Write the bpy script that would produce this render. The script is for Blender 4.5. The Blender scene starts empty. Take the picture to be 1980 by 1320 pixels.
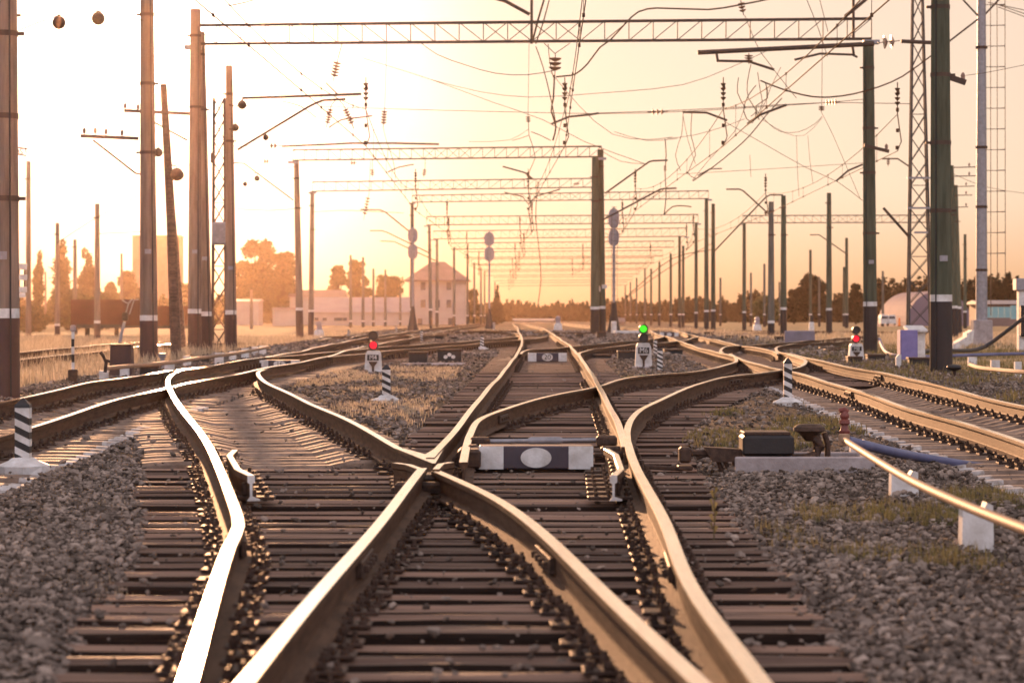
import bpy, bmesh, math, random
import numpy as np
from mathutils import Vector, Matrix
R = math.radians
random.seed(7)
rng = np.random.default_rng(7)

# ------------------------------------------------------------------ camera
F, CX, HY, HC = 5200.0, 990.0, 608.0, 1.36      # focal length in photo pixels, principal x, horizon y, eye height
scene = bpy.context.scene
col = scene.collection
cam = bpy.data.cameras.new('camera')
cam.sensor_width = 36.0
cam.lens = 36.0 * F / 1980.0
cam.shift_y = (HY - 660.0) / 1980.0
cam.clip_start, cam.clip_end = 0.5, 6000.0
cam.dof.use_dof = True
cam.dof.focus_distance = 31.0
cam.dof.aperture_fstop = 4.0
co = bpy.data.objects.new('camera', cam)
co.location = (0, 0, HC)
co.rotation_euler = (R(90), 0, 0)
col.objects.link(co)
scene.camera = co

# ------------------------------------------------------------------ light
SUN_AZ, SUN_EL = R(-7.25), R(6.0)
sdir = Vector((math.sin(SUN_AZ) * math.cos(SUN_EL), math.cos(SUN_AZ) * math.cos(SUN_EL), math.sin(SUN_EL)))
world = bpy.data.worlds.new('World')
scene.world = world
world.use_nodes = True
nt = world.node_tree
nt.nodes.clear()
sky = nt.nodes.new('ShaderNodeTexSky')
sky.sky_type = 'NISHITA'
sky.sun_disc = False
sky.sun_elevation = SUN_EL
sky.sun_rotation = SUN_AZ
sky.altitude = 100
sky.air_density = 1.0
sky.dust_density = 3.0
sky.ozone_density = 1.0
bg = nt.nodes.new('ShaderNodeBackground')
bg.inputs['Strength'].default_value = 0.15
wo = nt.nodes.new('ShaderNodeOutputWorld')
gam = nt.nodes.new('ShaderNodeGamma'); gam.inputs['Gamma'].default_value = .20       # hazy evening sky: glow spread over the whole dome
tint = nt.nodes.new('ShaderNodeVectorMath'); tint.operation = 'MULTIPLY'; tint.inputs[1].default_value = (2.50, 2.08, 1.93)
nt.links.new(sky.outputs[0], gam.inputs[0])
nt.links.new(gam.outputs[0], tint.inputs[0])
wtc = nt.nodes.new('ShaderNodeTexCoord'); wse = nt.nodes.new('ShaderNodeSeparateXYZ')
wmr = nt.nodes.new('ShaderNodeMapRange'); wmr.interpolation_type = 'SMOOTHSTEP'
wmr.inputs['From Min'].default_value = -.012; wmr.inputs['From Max'].default_value = .05
wcm = nt.nodes.new('ShaderNodeMix'); wcm.data_type = 'RGBA'
wcm.inputs[6].default_value = (.78, .57, .40, 1); wcm.inputs[7].default_value = (1, 1, 1, 1)
wml = nt.nodes.new('ShaderNodeVectorMath'); wml.operation = 'MULTIPLY'
nt.links.new(wtc.outputs['Generated'], wse.inputs[0]); nt.links.new(wse.outputs[2], wmr.inputs['Value'])
nt.links.new(wmr.outputs[0], wcm.inputs['Factor'])
nt.links.new(tint.outputs[0], wml.inputs[0]); nt.links.new(wcm.outputs[2], wml.inputs[1])
# bright aureole of the low sun in the dusty air
wnm = nt.nodes.new('ShaderNodeVectorMath'); wnm.operation = 'NORMALIZE'
wdt = nt.nodes.new('ShaderNodeVectorMath'); wdt.operation = 'DOT_PRODUCT'; wdt.inputs[1].default_value = tuple(sdir)
wac = nt.nodes.new('ShaderNodeMath'); wac.operation = 'ARCCOSINE'
wau = nt.nodes.new('ShaderNodeMapRange'); wau.inputs['From Min'].default_value = R(8.0); wau.inputs['From Max'].default_value = R(0.6)
wau.inputs['To Min'].default_value = 0; wau.inputs['To Max'].default_value = 1
wpw = nt.nodes.new('ShaderNodeMath'); wpw.operation = 'POWER'; wpw.inputs[1].default_value = 2.2
wsc = nt.nodes.new('ShaderNodeVectorMath'); wsc.operation = 'SCALE'; wsc.inputs[0].default_value = (14, 13, 11.5)
wad = nt.nodes.new('ShaderNodeVectorMath'); wad.operation = 'ADD'
nt.links.new(wtc.outputs['Generated'], wnm.inputs[0]); nt.links.new(wnm.outputs[0], wdt.inputs[0])
nt.links.new(wdt.outputs['Value'], wac.inputs[0]); nt.links.new(wac.outputs[0], wau.inputs['Value'])
nt.links.new(wau.outputs[0], wpw.inputs[0]); nt.links.new(wpw.outputs[0], wsc.inputs['Scale'])
nt.links.new(wml.outputs[0], wad.inputs[0]); nt.links.new(wsc.outputs[0], wad.inputs[1])
# the sky away from the sun: cooler, and brightened to add fill light from behind the camera
wbk = nt.nodes.new('ShaderNodeMapRange'); wbk.interpolation_type = 'SMOOTHSTEP'; wbk.inputs['From Min'].default_value = .75; wbk.inputs['From Max'].default_value = -.5
wbm = nt.nodes.new('ShaderNodeMix'); wbm.data_type = 'RGBA'; wbm.inputs[6].default_value = (1, 1, 1, 1); wbm.inputs[7].default_value = (2.3, 2.35, 2.7, 1)
wbx = nt.nodes.new('ShaderNodeVectorMath'); wbx.operation = 'MULTIPLY'
nt.links.new(wdt.outputs['Value'], wbk.inputs['Value']); nt.links.new(wbk.outputs[0], wbm.inputs['Factor'])
nt.links.new(wad.outputs[0], wbx.inputs[0]); nt.links.new(wbm.outputs[2], wbx.inputs[1])
nt.links.new(wbx.outputs[0], bg.inputs[0])
nt.links.new(bg.outputs[0], wo.inputs[0])
sl = bpy.data.lights.new('sun', 'SUN')
sl.energy = 4.5
sl.angle = R(0.6)
sl.color = (1.0, 0.50, 0.24)
so = bpy.data.objects.new('sun', sl)
so.rotation_euler = sdir.to_track_quat('Z', 'Y').to_euler()
so.location = (-20, 100, 40)
col.objects.link(so)

scene.view_settings.view_transform = 'Standard'
scene.view_settings.look = 'None'
scene.view_settings.exposure = 0.5
scene.view_settings.gamma = 1.0
scene.cycles.use_denoising = True
scene.cycles.max_bounces = 6
scene.cycles.volume_bounces = 1
scene.cycles.transparent_max_bounces = 8
scene.cycles.sample_clamp_indirect = 8.0

# ------------------------------------------------------------------ terrain
PY = [-200, 0, 22, 39, 61, 100, 133, 170, 260, 400, 800, 5000]
PZ = [0, 0, 0.0, .12, .21, .30, .33, .30, .06, -.2, -.35, -.4]
def pz(y):
    return float(np.interp(y, PY, PZ))
def sstep(a, b, x):
    t = min(1.0, max(0.0, (x - a) / (b - a)))
    return t * t * (3 - 2 * t)
def latw(x, y):
    wl = sstep(-10.2, -7.2, x)
    wr = 1 - 0.6 * sstep(8.5 + max(0, y - 60) * .02, 12.0 + max(0, y - 60) * .03, x)
    return wl * wr
def g(x, y):
    p = pz(y)
    if y > 200:
        w = 1.0 if p < 0 else max(latw(x, y), sstep(200, 260, y))
        return p * w
    hump = .34 * math.exp(-((x + 10.9) / 1.5) ** 2) * sstep(55, 80, y) * (1 - sstep(88, 125, y))
    return p * latw(x, y) + hump
RT = 0.22                                       # rail head above the ballast
def at(px, py, h=0.0, ymax=420.0):
    """first point where the sight line of a photo pixel meets the ground raised by h"""
    a, b = (px - CX) / F, (py - HY) / F
    y, best, by = 5.0, 1e9, 5.0
    while y < ymax:
        gap = (HC - b * y) - (g(a * y, y) + h)
        if gap <= 0:
            lo, hi = y / 1.01 - .05, y
            for _ in range(30):
                m = (lo + hi) / 2
                if (HC - b * m) - (g(a * m, m) + h) <= 0: hi = m
                else: lo = m
            by = hi
            break
        if gap < best: best, by = gap, y
        y = y * 1.01 + .05
    return Vector((a * by, by, g(a * by, by) + h))
def wp(px, py, d):
    """the point a pixel shows at distance d"""
    return Vector(((px - CX) / F * d, d, HC - (py - HY) / F * d))

# ------------------------------------------------------------------ helpers
class MB:
    def __init__(s):
        s.v, s.f, s.m = [], [], []
    def add(s, vs, fs, m=0):
        o = len(s.v)
        s.v += [tuple(v) for v in vs]
        s.f += [tuple(i + o for i in f) for f in fs]
        s.m += [m] * len(fs)
        return s
    def box(s, c, sz, m=0, rot=None, taper=1.0, bev=0.0):
        x, y, z = sz[0] / 2, sz[1] / 2, sz[2] / 2
        if bev > 0:
            b = min(bev, x * .45, y * .45, z * .45)
            vs = []
            for (zz, k) in ((-z, b), (-z + b, 0), (z - b, 0), (z, b)):
                t = taper if zz > 0 else 1.0
                for (sx, sy) in ((-1, -1), (1, -1), (1, 1), (-1, 1)):
                    xx, yy = (x * t - k), (y * t - k)
                    c1 = b * .6
                    if sx * sy > 0: pts = [(sx * xx, sy * (yy - c1)), (sx * (xx - c1), sy * yy)]
                    else: pts = [(sx * (xx - c1), sy * yy), (sx * xx, sy * (yy - c1))]
                    if (sx, sy) in ((-1, -1), (1, 1)): pts = pts
                    vs += [(p[0], p[1], zz) for p in pts]
            n = 8
            fs = [tuple(range(n))[::-1], tuple(range(3 * n, 4 * n))]
            for k in range(3):
                for i in range(n):
                    j = (i + 1) % n
                    fs.append((k * n + i, k * n + j, (k + 1) * n + j, (k + 1) * n + i))
        else:
            t = taper
            vs = [(-x, -y, -z), (x, -y, -z), (x, y, -z), (-x, y, -z), (-x * t, -y * t, z), (x * t, -y * t, z), (x * t, y * t, z), (-x * t, y * t, z)]
            fs = [(3, 2, 1, 0), (4, 5, 6, 7), (0, 1, 5, 4), (1, 2, 6, 5), (2, 3, 7, 6), (3, 0, 4, 7)]
        c = Vector(c)
        out = []
        for v in vs:
            v = Vector(v)
            if rot is not None: v = rot @ v
            out.append(v + c)
        return s.add(out, fs, m)
    def tube(s, pts, r, n=6, m=0, cap=True):
        pts = [Vector(p) for p in pts]
        rs = r if isinstance(r, (list, tuple)) else [r] * len(pts)
        vs, fs = [], []
        for i, p in enumerate(pts):
            t = (pts[min(i + 1, len(pts) - 1)] - pts[max(i - 1, 0)])
            if t.length < 1e-9: t = Vector((0, 0, 1))
            t.normalize()
            up = Vector((0, 0, 1)) if abs(t.z) < .95 else Vector((0, 1, 0))
            a = t.cross(up).normalized()
            b = a.cross(t)
            for k in range(n):
                an = 2 * math.pi * (k + .5) / n
                vs.append(p + a * (math.cos(an) * rs[i]) + b * (math.sin(an) * rs[i]))
        for i in range(len(pts) - 1):
            for k in range(n):
                j = (k + 1) % n
                fs.append((i * n + k, i * n + j, (i + 1) * n + j, (i + 1) * n + k))
        if cap:
            fs.append(tuple(range(n))[::-1])
            fs.append(tuple(range((len(pts) - 1) * n, len(pts) * n)))
        return s.add(vs, fs, m)
    def lathe(s, prof, c=(0, 0, 0), n=16, m=0, ms=None):
        vs, fs = [], []
        c = Vector(c)
        for (r, z) in prof:
            for k in range(n):
                an = 2 * math.pi * k / n
                vs.append(c + Vector((r * math.cos(an), r * math.sin(an), z)))
        o = len(s.v)
        s.v += [tuple(v) for v in vs]
        for i in range(len(prof) - 1):
            for k in range(n):
                j = (k + 1) % n
                s.f.append((o + i * n + k, o + i * n + j, o + (i + 1) * n + j, o + (i + 1) * n + k))
                s.m.append(ms[i] if ms else m)
        s.f.append(tuple(o + k for k in range(n))[::-1]); s.m.append(ms[0] if ms else m)
        s.f.append(tuple(o + (len(prof) - 1) * n + k for k in range(n))); s.m.append(ms[-1] if ms else m)
        return s
    def prism(s, outline, y0, y1, m=0, c=(0, 0, 0)):
        """outline in x,z pushed along y"""
        n = len(outline)
        c = Vector(c)
        vs = [c + Vector((x, y0, z)) for x, z in outline] + [c + Vector((x, y1, z)) for x, z in outline]
        fs = [tuple(range(n)), tuple(range(n, 2 * n))[::-1]]
        for i in range(n):
            j = (i + 1) % n
            fs.append((i, i + n, j + n, j))
        return s.add(vs, fs, m)
    def mesh(s, name, mats):
        me = bpy.data.meshes.new(name)
        me.from_pydata(s.v, [], s.f)
        for m in (mats if isinstance(mats, (list, tuple)) else [mats]):
            me.materials.append(m)
        if any(s.m): me.polygons.foreach_set('material_index', s.m)
        bm = bmesh.new(); bm.from_mesh(me)
        bmesh.ops.recalc_face_normals(bm, faces=bm.faces)
        bm.to_mesh(me); bm.free()
        me.update()
        return me
    def build(s, name, mats, parent=None, smooth=False, loc=None):
        me = s.mesh(name, mats)
        if smooth:
            me.polygons.foreach_set('use_smooth', [True] * len(me.polygons))
            me.set_sharp_from_angle(angle=R(40))
        o = bpy.data.objects.new(name, me)
        col.objects.link(o)
        if parent is not None: o.parent = parent
        if loc is not None: o.location = loc
        return o
def npmesh(name, V, Fc, mat, smooth=False):
    me = bpy.data.meshes.new(name)
    k = Fc.shape[1]
    me.vertices.add(len(V)); me.vertices.foreach_set('co', np.asarray(V, np.float32).ravel())
    me.loops.add(Fc.size); me.loops.foreach_set('vertex_index', np.asarray(Fc, np.int32).ravel())
    me.polygons.add(len(Fc)); me.polygons.foreach_set('loop_start', np.arange(0, Fc.size, k, dtype=np.int32))
    me.polygons.foreach_set('use_smooth', np.full(len(Fc), smooth))
    me.update(calc_edges=True)
    me.materials.append(mat)
    o = bpy.data.objects.new(name, me)
    col.objects.link(o)
    return o
def tag(o, label=None, cat=None, group=None, kind=None):
    if label: o['label'] = label
    if cat: o['category'] = cat
    if group: o['group'] = group
    if kind: o['kind'] = kind
    return o
def thing(name, label, cat, loc=(0, 0, 0), rz=0.0, group=None):
    o = bpy.data.objects.new(name, None)
    o.empty_display_size = .2
    o.location = loc
    o.rotation_euler = (0, 0, rz)
    col.objects.link(o)
    return tag(o, label, cat, group)
def dup(root, loc, rz=0.0, label=None, group=None):
    r = root.copy(); col.objects.link(r)
    r.location = loc; r.rotation_euler = (0, 0, rz)
    if label: r['label'] = label
    if group: r['group'] = group
    for ch in list(root.children):
        c = ch.copy(); col.objects.link(c); c.parent = r
        for gc in ch.children:
            d = gc.copy(); col.objects.link(d); d.parent = c
    return r
def text_mesh(name, body, size, mat, parent, loc, ext=.004, rot=(R(90), 0, 0), sx=1.0):
    cu = bpy.data.curves.new(name, 'FONT')
    cu.body = body; cu.size = size; cu.extrude = ext
    cu.align_x = 'CENTER'; cu.align_y = 'CENTER'
    t = bpy.data.objects.new('tmp', cu)
    col.objects.link(t)
    dg = bpy.context.evaluated_depsgraph_get()
    me = bpy.data.meshes.new_from_object(t.evaluated_get(dg))
    bpy.data.objects.remove(t)
    me.materials.clear(); me.materials.append(mat)
    o = bpy.data.objects.new(name, me)
    col.objects.link(o)
    o.parent = parent; o.location = loc; o.rotation_euler = rot; o.scale = (sx, 1, 1)
    return o

# ------------------------------------------------------------------ materials
def mat(name, c, rough=.7, metal=0.0, var=0.0, scale=6.0, c2=None, bump=0.0, bscale=40.0, coords='Object', stretch=(1, 1, 1), rnd=0.0, spec=None, island=0.0, detail=5.0, emit=None, estr=0.0, trans=0.0):
    m = bpy.data.materials.new(name)
    m.use_nodes = True
    t = m.node_tree
    b = t.nodes['Principled BSDF']
    b.inputs['Roughness'].default_value = rough
    b.inputs['Metallic'].default_value = metal
    if spec is None and rough >= .72: spec = .08
    if spec is not None: b.inputs['Specular IOR Level'].default_value = spec
    b.inputs['Base Color'].default_value = (*c, 1)
    if emit:
        b.inputs['Emission Color'].default_value = (*emit, 1)
        b.inputs['Emission Strength'].default_value = estr
    if var > 0 or c2 or bump or rnd or island:
        tc = t.nodes.new('ShaderNodeTexCoord')
        mp = t.nodes.new('ShaderNodeMapping')
        mp.inputs['Scale'].default_value = stretch
        t.links.new(tc.outputs[coords], mp.inputs[0])
        vec = mp.outputs[0]
        if rnd:
            oi = t.nodes.new('ShaderNodeObjectInfo')
            va = t.nodes.new('ShaderNodeVectorMath'); va.operation = 'ADD'
            mu = t.nodes.new('ShaderNodeMath'); mu.operation = 'MULTIPLY'; mu.inputs[1].default_value = 57.0
            t.links.new(oi.outputs['Random'], mu.inputs[0])
            t.links.new(vec, va.inputs[0]); t.links.new(mu.outputs[0], va.inputs[1])
            vec = va.outputs[0]
        nz = t.nodes.new('ShaderNodeTexNoise')
        nz.inputs['Scale'].default_value = scale
        nz.inputs['Detail'].default_value = detail
        nz.inputs['Roughness'].default_value = .65
        t.links.new(vec, nz.inputs['Vector'])
        ramp = t.nodes.new('ShaderNodeValToRGB')
        d = c2 or tuple(x * (1 - var) for x in c)
        ramp.color_ramp.elements[0].position = .32
        ramp.color_ramp.elements[1].position = .68
        ramp.color_ramp.elements[0].color = (*d, 1)
        ramp.color_ramp.elements[1].color = (*c, 1)
        t.links.new(nz.outputs['Fac'], ramp.inputs[0])
        out = ramp.outputs[0]
        src = None
        if rnd: src = oi.outputs['Random']; amt = rnd
        if island:
            ge = t.nodes.new('ShaderNodeNewGeometry'); src = ge.outputs['Random Per Island']; amt = island
        if src is not None:
            mr = t.nodes.new('ShaderNodeMapRange')
            mr.inputs['To Min'].default_value = 1 - amt; mr.inputs['To Max'].default_value = 1 + amt
            t.links.new(src, mr.inputs['Value'])
            mx = t.nodes.new('ShaderNodeVectorMath'); mx.operation = 'SCALE'
            t.links.new(out, mx.inputs[0]); t.links.new(mr.outputs[0], mx.inputs['Scale'])
            out = mx.outputs[0]
        t.links.new(out, b.inputs['Base Color'])
        if bump:
            n2 = t.nodes.new('ShaderNodeTexNoise'); n2.inputs['Scale'].default_value = bscale; n2.inputs['Detail'].default_value = 4
            t.links.new(vec, n2.inputs['Vector'])
            bp = t.nodes.new('ShaderNodeBump'); bp.inputs['Strength'].default_value = bump; bp.inputs['Distance'].default_value = .02
            t.links.new(n2.outputs['Fac'], bp.inputs['Height'])
            t.links.new(bp.outputs[0], b.inputs['Normal'])
    if trans:
        tr = t.nodes.new('ShaderNodeBsdfTranslucent'); mxs = t.nodes.new('ShaderNodeMixShader'); mxs.inputs[0].default_value = trans
        out_n = [n for n in t.nodes if n.type == 'OUTPUT_MATERIAL'][0]
        if b.inputs['Base Color'].links: t.links.new(b.inputs['Base Color'].links[0].from_socket, tr.inputs[0])
        else: tr.inputs[0].default_value = (*c, 1)
        t.links.new(b.outputs[0], mxs.inputs[1]); t.links.new(tr.outputs[0], mxs.inputs[2]); t.links.new(mxs.outputs[0], out_n.inputs['Surface'])
    return m
M = {}
M['head'] = mat('polished_rail_steel', (.95, .76, .57), .15, 1.0, c2=(.80, .60, .42), scale=3.0, stretch=(6, .4, 6), bump=.02, bscale=9)
M['rust'] = mat('rusty_rail_side', (.13, .07, .041), .7, 0.0, spec=.15, c2=(.05, .026, .016), scale=5, stretch=(3, .5, 5), bump=.3, bscale=40, detail=8)
M['dark_iron'] = mat('dark_iron', (.10, .055, .036), .6, .1, spec=.3, c2=(.03, .018, .013), scale=20, bump=.3, bscale=60)
M['black'] = mat('black_paint', (.018, .013, .013), .5, 0, c2=(.011, .009, .009), scale=12, bump=.15, bscale=50)
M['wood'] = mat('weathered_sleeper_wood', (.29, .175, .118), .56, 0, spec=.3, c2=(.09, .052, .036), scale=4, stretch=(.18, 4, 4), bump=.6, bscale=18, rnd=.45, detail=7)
M['wood_shade'] = mat('shaded_timber_side', (.035, .02, .014), .7, 0, spec=.1, c2=(.018, .011, .008), scale=6, stretch=(.3, 3, 3), bump=.5, bscale=20)  # shade of the gaps painted into timber sides and ends
M['conc_slp'] = mat('concrete_sleeper', (.33, .235, .175), .7, 0, spec=.15, c2=(.14, .095, .07), scale=5, bump=.3, bscale=60, rnd=.15)
M['white'] = mat('white_paint', (.74, .72, .70), .6, 0, c2=(.46, .42, .38), scale=6, rnd=.06, bump=.15, bscale=60)
M['worn_white'] = mat('worn_whitewash', (.62, .59, .57), .75, 0, c2=(.22, .17, .135), scale=9, bump=.2, bscale=50, rnd=.2)
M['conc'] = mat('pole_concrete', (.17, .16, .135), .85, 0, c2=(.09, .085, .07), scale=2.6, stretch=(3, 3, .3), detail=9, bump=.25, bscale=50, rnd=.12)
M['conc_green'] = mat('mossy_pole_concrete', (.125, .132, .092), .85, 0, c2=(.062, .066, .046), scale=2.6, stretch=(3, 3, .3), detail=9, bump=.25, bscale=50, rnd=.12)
M['tower_steel'] = mat('dark_grey_steel', (.07, .07, .072), .8, 0, c2=(.045, .045, .047), scale=4)
M['conc_raw'] = mat('raw_concrete', (.44, .385, .375), .85, 0, c2=(.26, .22, .21), scale=4, bump=.4, bscale=40)
M['conc_tan'] = mat('sun_veil_concrete', (.28, .21, .162), .85, 0, c2=(.15, .112, .088), scale=2.6, stretch=(3, 3, .3), detail=9, bump=.25, bscale=50, rnd=.12)  # warm veil of the low sun put into the left poles' colour
M['base_red'] = mat('veil_red_base_paint', (.085, .038, .029), .65, 0, c2=(.055, .026, .02), scale=3, stretch=(2, 2, .5), bump=.1)  # sun veil painted into left pole feet; relay box has this red itself
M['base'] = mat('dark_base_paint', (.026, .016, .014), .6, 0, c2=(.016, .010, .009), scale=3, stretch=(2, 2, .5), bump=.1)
M['steel'] = mat('brown_structural_steel', (.09, .052, .034), .65, .1, c2=(.05, .03, .02), scale=4)
M['grey_steel'] = mat('grey_galvanised_steel', (.32, .31, .33), .5, .3, c2=(.22, .21, .22), scale=8)
M['wire'] = mat('weathered_copper_wire', (.08, .042, .026), .85, 0)
M['insul'] = mat('glazed_insulator', (.22, .12, .08), .25, 0)
M['lilac'] = mat('lilac_paint', (.23, .19, .40), .6, 0, c2=(.17, .14, .31), scale=5)
M['bluepipe'] = mat('blue_grey_pipe', (.14, .15, .26), .45, 0, c2=(.09, .09, .16), scale=5)
M['brass'] = mat('bare_worn_pipe', (.40, .25, .155), .62, 0, spec=.3, c2=(.26, .155, .095), scale=6, stretch=(2, 2, 2))
M['red_iron'] = mat('red_hydrant_paint', (.24, .055, .035), .5, 0, c2=(.12, .03, .025), scale=12)
M['sign_dark'] = mat('sign_dark_paint', (.06, .042, .055), .55, 0, c2=(.042, .03, .04), scale=7)
M['head_grey'] = mat('signal_back_grey', (.33, .29, .31), .5, .2)
M['red_lamp'] = mat('red_lens', (.05, .0, .002), .3, emit=(1.0, .008, .03), estr=.95)
M['green_lamp'] = mat('green_lens', (.0, .05, .0), .3, emit=(.06, 1.0, .02), estr=.75)
M['grass'] = mat('dry_grass', (.62, .50, .36), .8, 0, c2=(.42, .33, .22), scale=.7, island=.3, trans=.5)
M['weed'] = mat('green_weed', (.13, .13, .055), .8, 0, c2=(.20, .165, .085), scale=.9, island=.3, trans=.4)
M['leaf'] = mat('tree_leaf', (.11, .085, .032), .7, 0, c2=(.07, .06, .022), scale=.25, island=.4, trans=.3)
M['pine'] = mat('pine_needle', (.034, .034, .02), .85, 0, c2=(.022, .024, .014), scale=.05, island=.3)
M['bark'] = mat('bark', (.09, .065, .045), .9, 0, var=.5, scale=5)
M['plaster'] = mat('pale_plaster', (.46, .40, .36), .85, 0, c2=(.38, .32, .28), scale=.6)
M['brickwall'] = mat('brick_block_wall', (.36, .23, .17), .85, 0, c2=(.28, .17, .12), scale=.5)
M['roof'] = mat('sheet_roof', (.24, .16, .14), .7, 0, c2=(.18, .12, .1), scale=.8)
M['pale_roof'] = mat('pale_sheet_roof', (.34, .28, .27), .55, 0, c2=(.26, .2, .19), scale=.4)
M['glass'] = mat('window_glass', (.06, .06, .07), .15, 0)
M['wagon'] = mat('oxide_wagon_paint', (.12, .045, .03), .75, 0, c2=(.08, .03, .022), scale=1.2)
M['hangar'] = mat('hangar_sheet', (.20, .165, .205), .8, 0, c2=(.16, .13, .165), scale=.2)
M['cyan'] = mat('turquoise_fence_paint', (.22, .42, .44), .6, 0, var=.2, scale=1)
M['orange'] = mat('orange_cloth', (.8, .2, .05), .8)

# ------------------------------------------------------------------ track geometry
def smooth(P, step=.5):
    """Catmull-Rom through points, resampled"""
    P = [Vector(p) for p in P]
    P = [P[0] * 2 - P[1]] + P + [P[-1] * 2 - P[-2]]
    out = []
    for i in range(1, len(P) - 2):
        a, b, c, d = P[i - 1], P[i], P[i + 1], P[i + 2]
        n = max(2, int((c - b).length / step))
        n = min(n, 40)
        t1, t2 = (c - a) * .5, (d - b) * .5
        L = (c - b).length
        if t1.length > 0: t1 = t1.normalized() * L
        if t2.length > 0: t2 = t2.normalized() * L
        for k in range(n):
            t = k / n
            h1, h2 = 2 * t ** 3 - 3 * t * t + 1, -2 * t ** 3 + 3 * t * t
            h3, h4 = t ** 3 - 2 * t * t + t, t ** 3 - t * t
            out.append(b * h1 + c * h2 + t1 * h3 + t2 * h4)
    out.append(P[-2])
    return out
def px_line(pp, h=RT):
    return [at(x, y, h) for x, y in pp]
PR = {
 'AL_near': [(472,1320),(608,1155),(710,1034),(775,957),(817,907)],
 'AL_far': [(832,886),(895,811),(944,752),(980,710),(1000,683),(1009,664),(1008,650),(1002,641)],
 'AR': [(1470,1320),(1338,1136),(1287,1014),(1250,940),(1223,882),(1213,852)],
 'ARb': [(1209,862),(1204,845),(1189,804),(1153,737),(1123,691.5),(1100,666),(1083,655),(1065,642)],
 'BL': [(358,1320),(410,1150),(443,1057),(461,1017),(449,968),(420,898),(388,834),(354.5,794.5),(333,762),(325,742),(329,727),(352,715),(406,708)],
 'BR_near': [(1354,1320),(1218,1191),(1054,1036),(963,969),(885,926),(843,906)],
 'BR_far': [(830,886),(797,877),(724,840),(633,793),(597,777),(542,751),(509,735),(499,724),(504,716),(530,708),(567,702),(603,695)],
 'CL': [(-260,845),(-120,806),(0,776),(123,752),(188,737),(273,724.5),(354.6,712),(409,705.5),(500,692),(592,676),(641,665),(690,656),(740,648)],
 'CR': [(-330,925),(-150,879),(0,842),(123,804),(240,770),(330,747),(420,729),(500,714),(575,701),(632,688),(671,678),(712,668.5),(765,659),(810,650)],
 'DL': [(2600,1045),(2260,945),(1980,853),(1849,815),(1746,784),(1643,748),(1581,732),(1530,718),(1480,707),(1428,691),(1381,679),(1334,666),(1300,653.5),(1269,645),(1258,639)],
 'DR': [(2680,935),(2300,852),(1980,782.5),(1849,753),(1746,728),(1678,714),(1587,697),(1542,687),(1511,680),(1501,675),(1508,669),(1550,663.5),(1616,661),(1660,657),(1700,652)],
 'DRb': [(1505,682.5),(1489,676),(1436,667),(1410,662),(1380,655),(1345,648.5),(1315,640),(1302,636)],
 'EL': [(896,888),(902,858),(910,836),(929,810),(980,788),(1041,770),(1153,744.5),(1204,731),(1265,724),(1330,719),(1385,710),(1418,700),(1424,692),(1412,683)],
 'ER': [(1213,852),(1213,830),(1223,807),(1247,785),(1295,762),(1358,740),(1403,728),(1472,721),(1513,714),(1545,707),(1558,699),(1550,692),(1523,685)],
 'FL': [(1398,681),(1393,677),(1402,671),(1428,667),(1475,664.5),(1550,659),(1648,651),(1700,646)],
 'GL': [(1007,683),(1012,679),(1030,675.5),(1060,673),(1120,667),(1171,663),(1228,658),(1262,654),(1292,649)],
 'GR': [(1120,689),(1122,681),(1140,675),(1171,670.5),(1225,665.5),(1274,662),(1320,657),(1350,651)],
 'IL': [(510,690.5),(596,683),(671,676.5),(712,673),(820,664.5),(929,657),(1002,650)],
 'IR': [(632,688.5),(709,681.5),(820,672),(927,662.5),(1006,656),(1060,650)],
}
def und(x, y, s):
    return .009 * math.sin(y / 2.9 + s * 2.1) + .007 * math.sin(y / 1.35 + s * 4.7)
RAILS = {}
for k, pp in PR.items():
    P = smooth(px_line(pp), .5)
    if k in ('AL_near', 'AR', 'BL', 'BR_near'):          # run on past the camera's near edge
        a, b = P[0], P[4]
        d = (a - b).normalized()
        P = [a + d * t for t in (4.0, 3.0, 2.0, 1.0)] + P
        for p in P[:4]: p.z = g(p.x, p.y) + RT
    if k in ('CL', 'CR', 'DL', 'DR'):
        a, b = P[0], P[4]
        d = (a - b).normalized()
        P = [Vector((a.x + d.x * t, a.y + d.y * t, g(a.x + d.x * t, a.y + d.y * t) + RT)) for t in range(int(a.y - 8), 0, -1)] + P
    RAILS[k] = P
# a few long straight runs beyond what the pixels resolve
def extend(k, pts):
    P = RAILS[k]
    last = P[-1]
    q = [last] + [Vector((x, y, g(x, y) + RT)) for x, y in pts if y > last.y + 6]
    if len(q) > 1: RAILS[k] = P + smooth(q, 4.0)[1:]
extend('AL_far', [(.4, 190), (.3, 240), (0.2, 330), (0, 420)])
extend('ARb', [(2.0, 190), (1.9, 240), (1.8, 330), (1.6, 420)])
extend('CL', [(-5.0, 190), (-5.0, 260), (-5.0, 420)])
extend('CR', [(-3.4, 190), (-3.4, 260), (-3.4, 420)])
extend('DL', [(6.6, 200), (6.6, 260), (6.4, 420)])
extend('DRb', [(8.2, 200), (8.2, 260), (8.0, 420)])
def poly(pts):
    return smooth([Vector(p) for p in pts], 2.0)
RAILS['HL'] = poly([(-13.2, 60, .30), (-11.8, 82, .50), (-10.9, 105, .27), (-10.3, 128, .15), (-9.2, 170, .3), (-9.0, 300, .0)])
RAILS['HR'] = poly([(-11.6, 60, .30), (-10.2, 82, .48), (-9.3, 105, .25), (-8.7, 128, .15), (-7.6, 170, .3), (-7.4, 300, .0)])
RAILS['JL'] = poly([(13.5, 190, .23), (18.5, 186, .25), (23, 184, .25), (27, 176, .2)])
RAILS['JR'] = poly([(13.6, 192, .23), (18.5, 188, .25), (23.4, 186, .25), (27.6, 178, .2)])
RAILS['FR'] = [p.copy() for p in RAILS['DR'] if p.y > 400]
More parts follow.
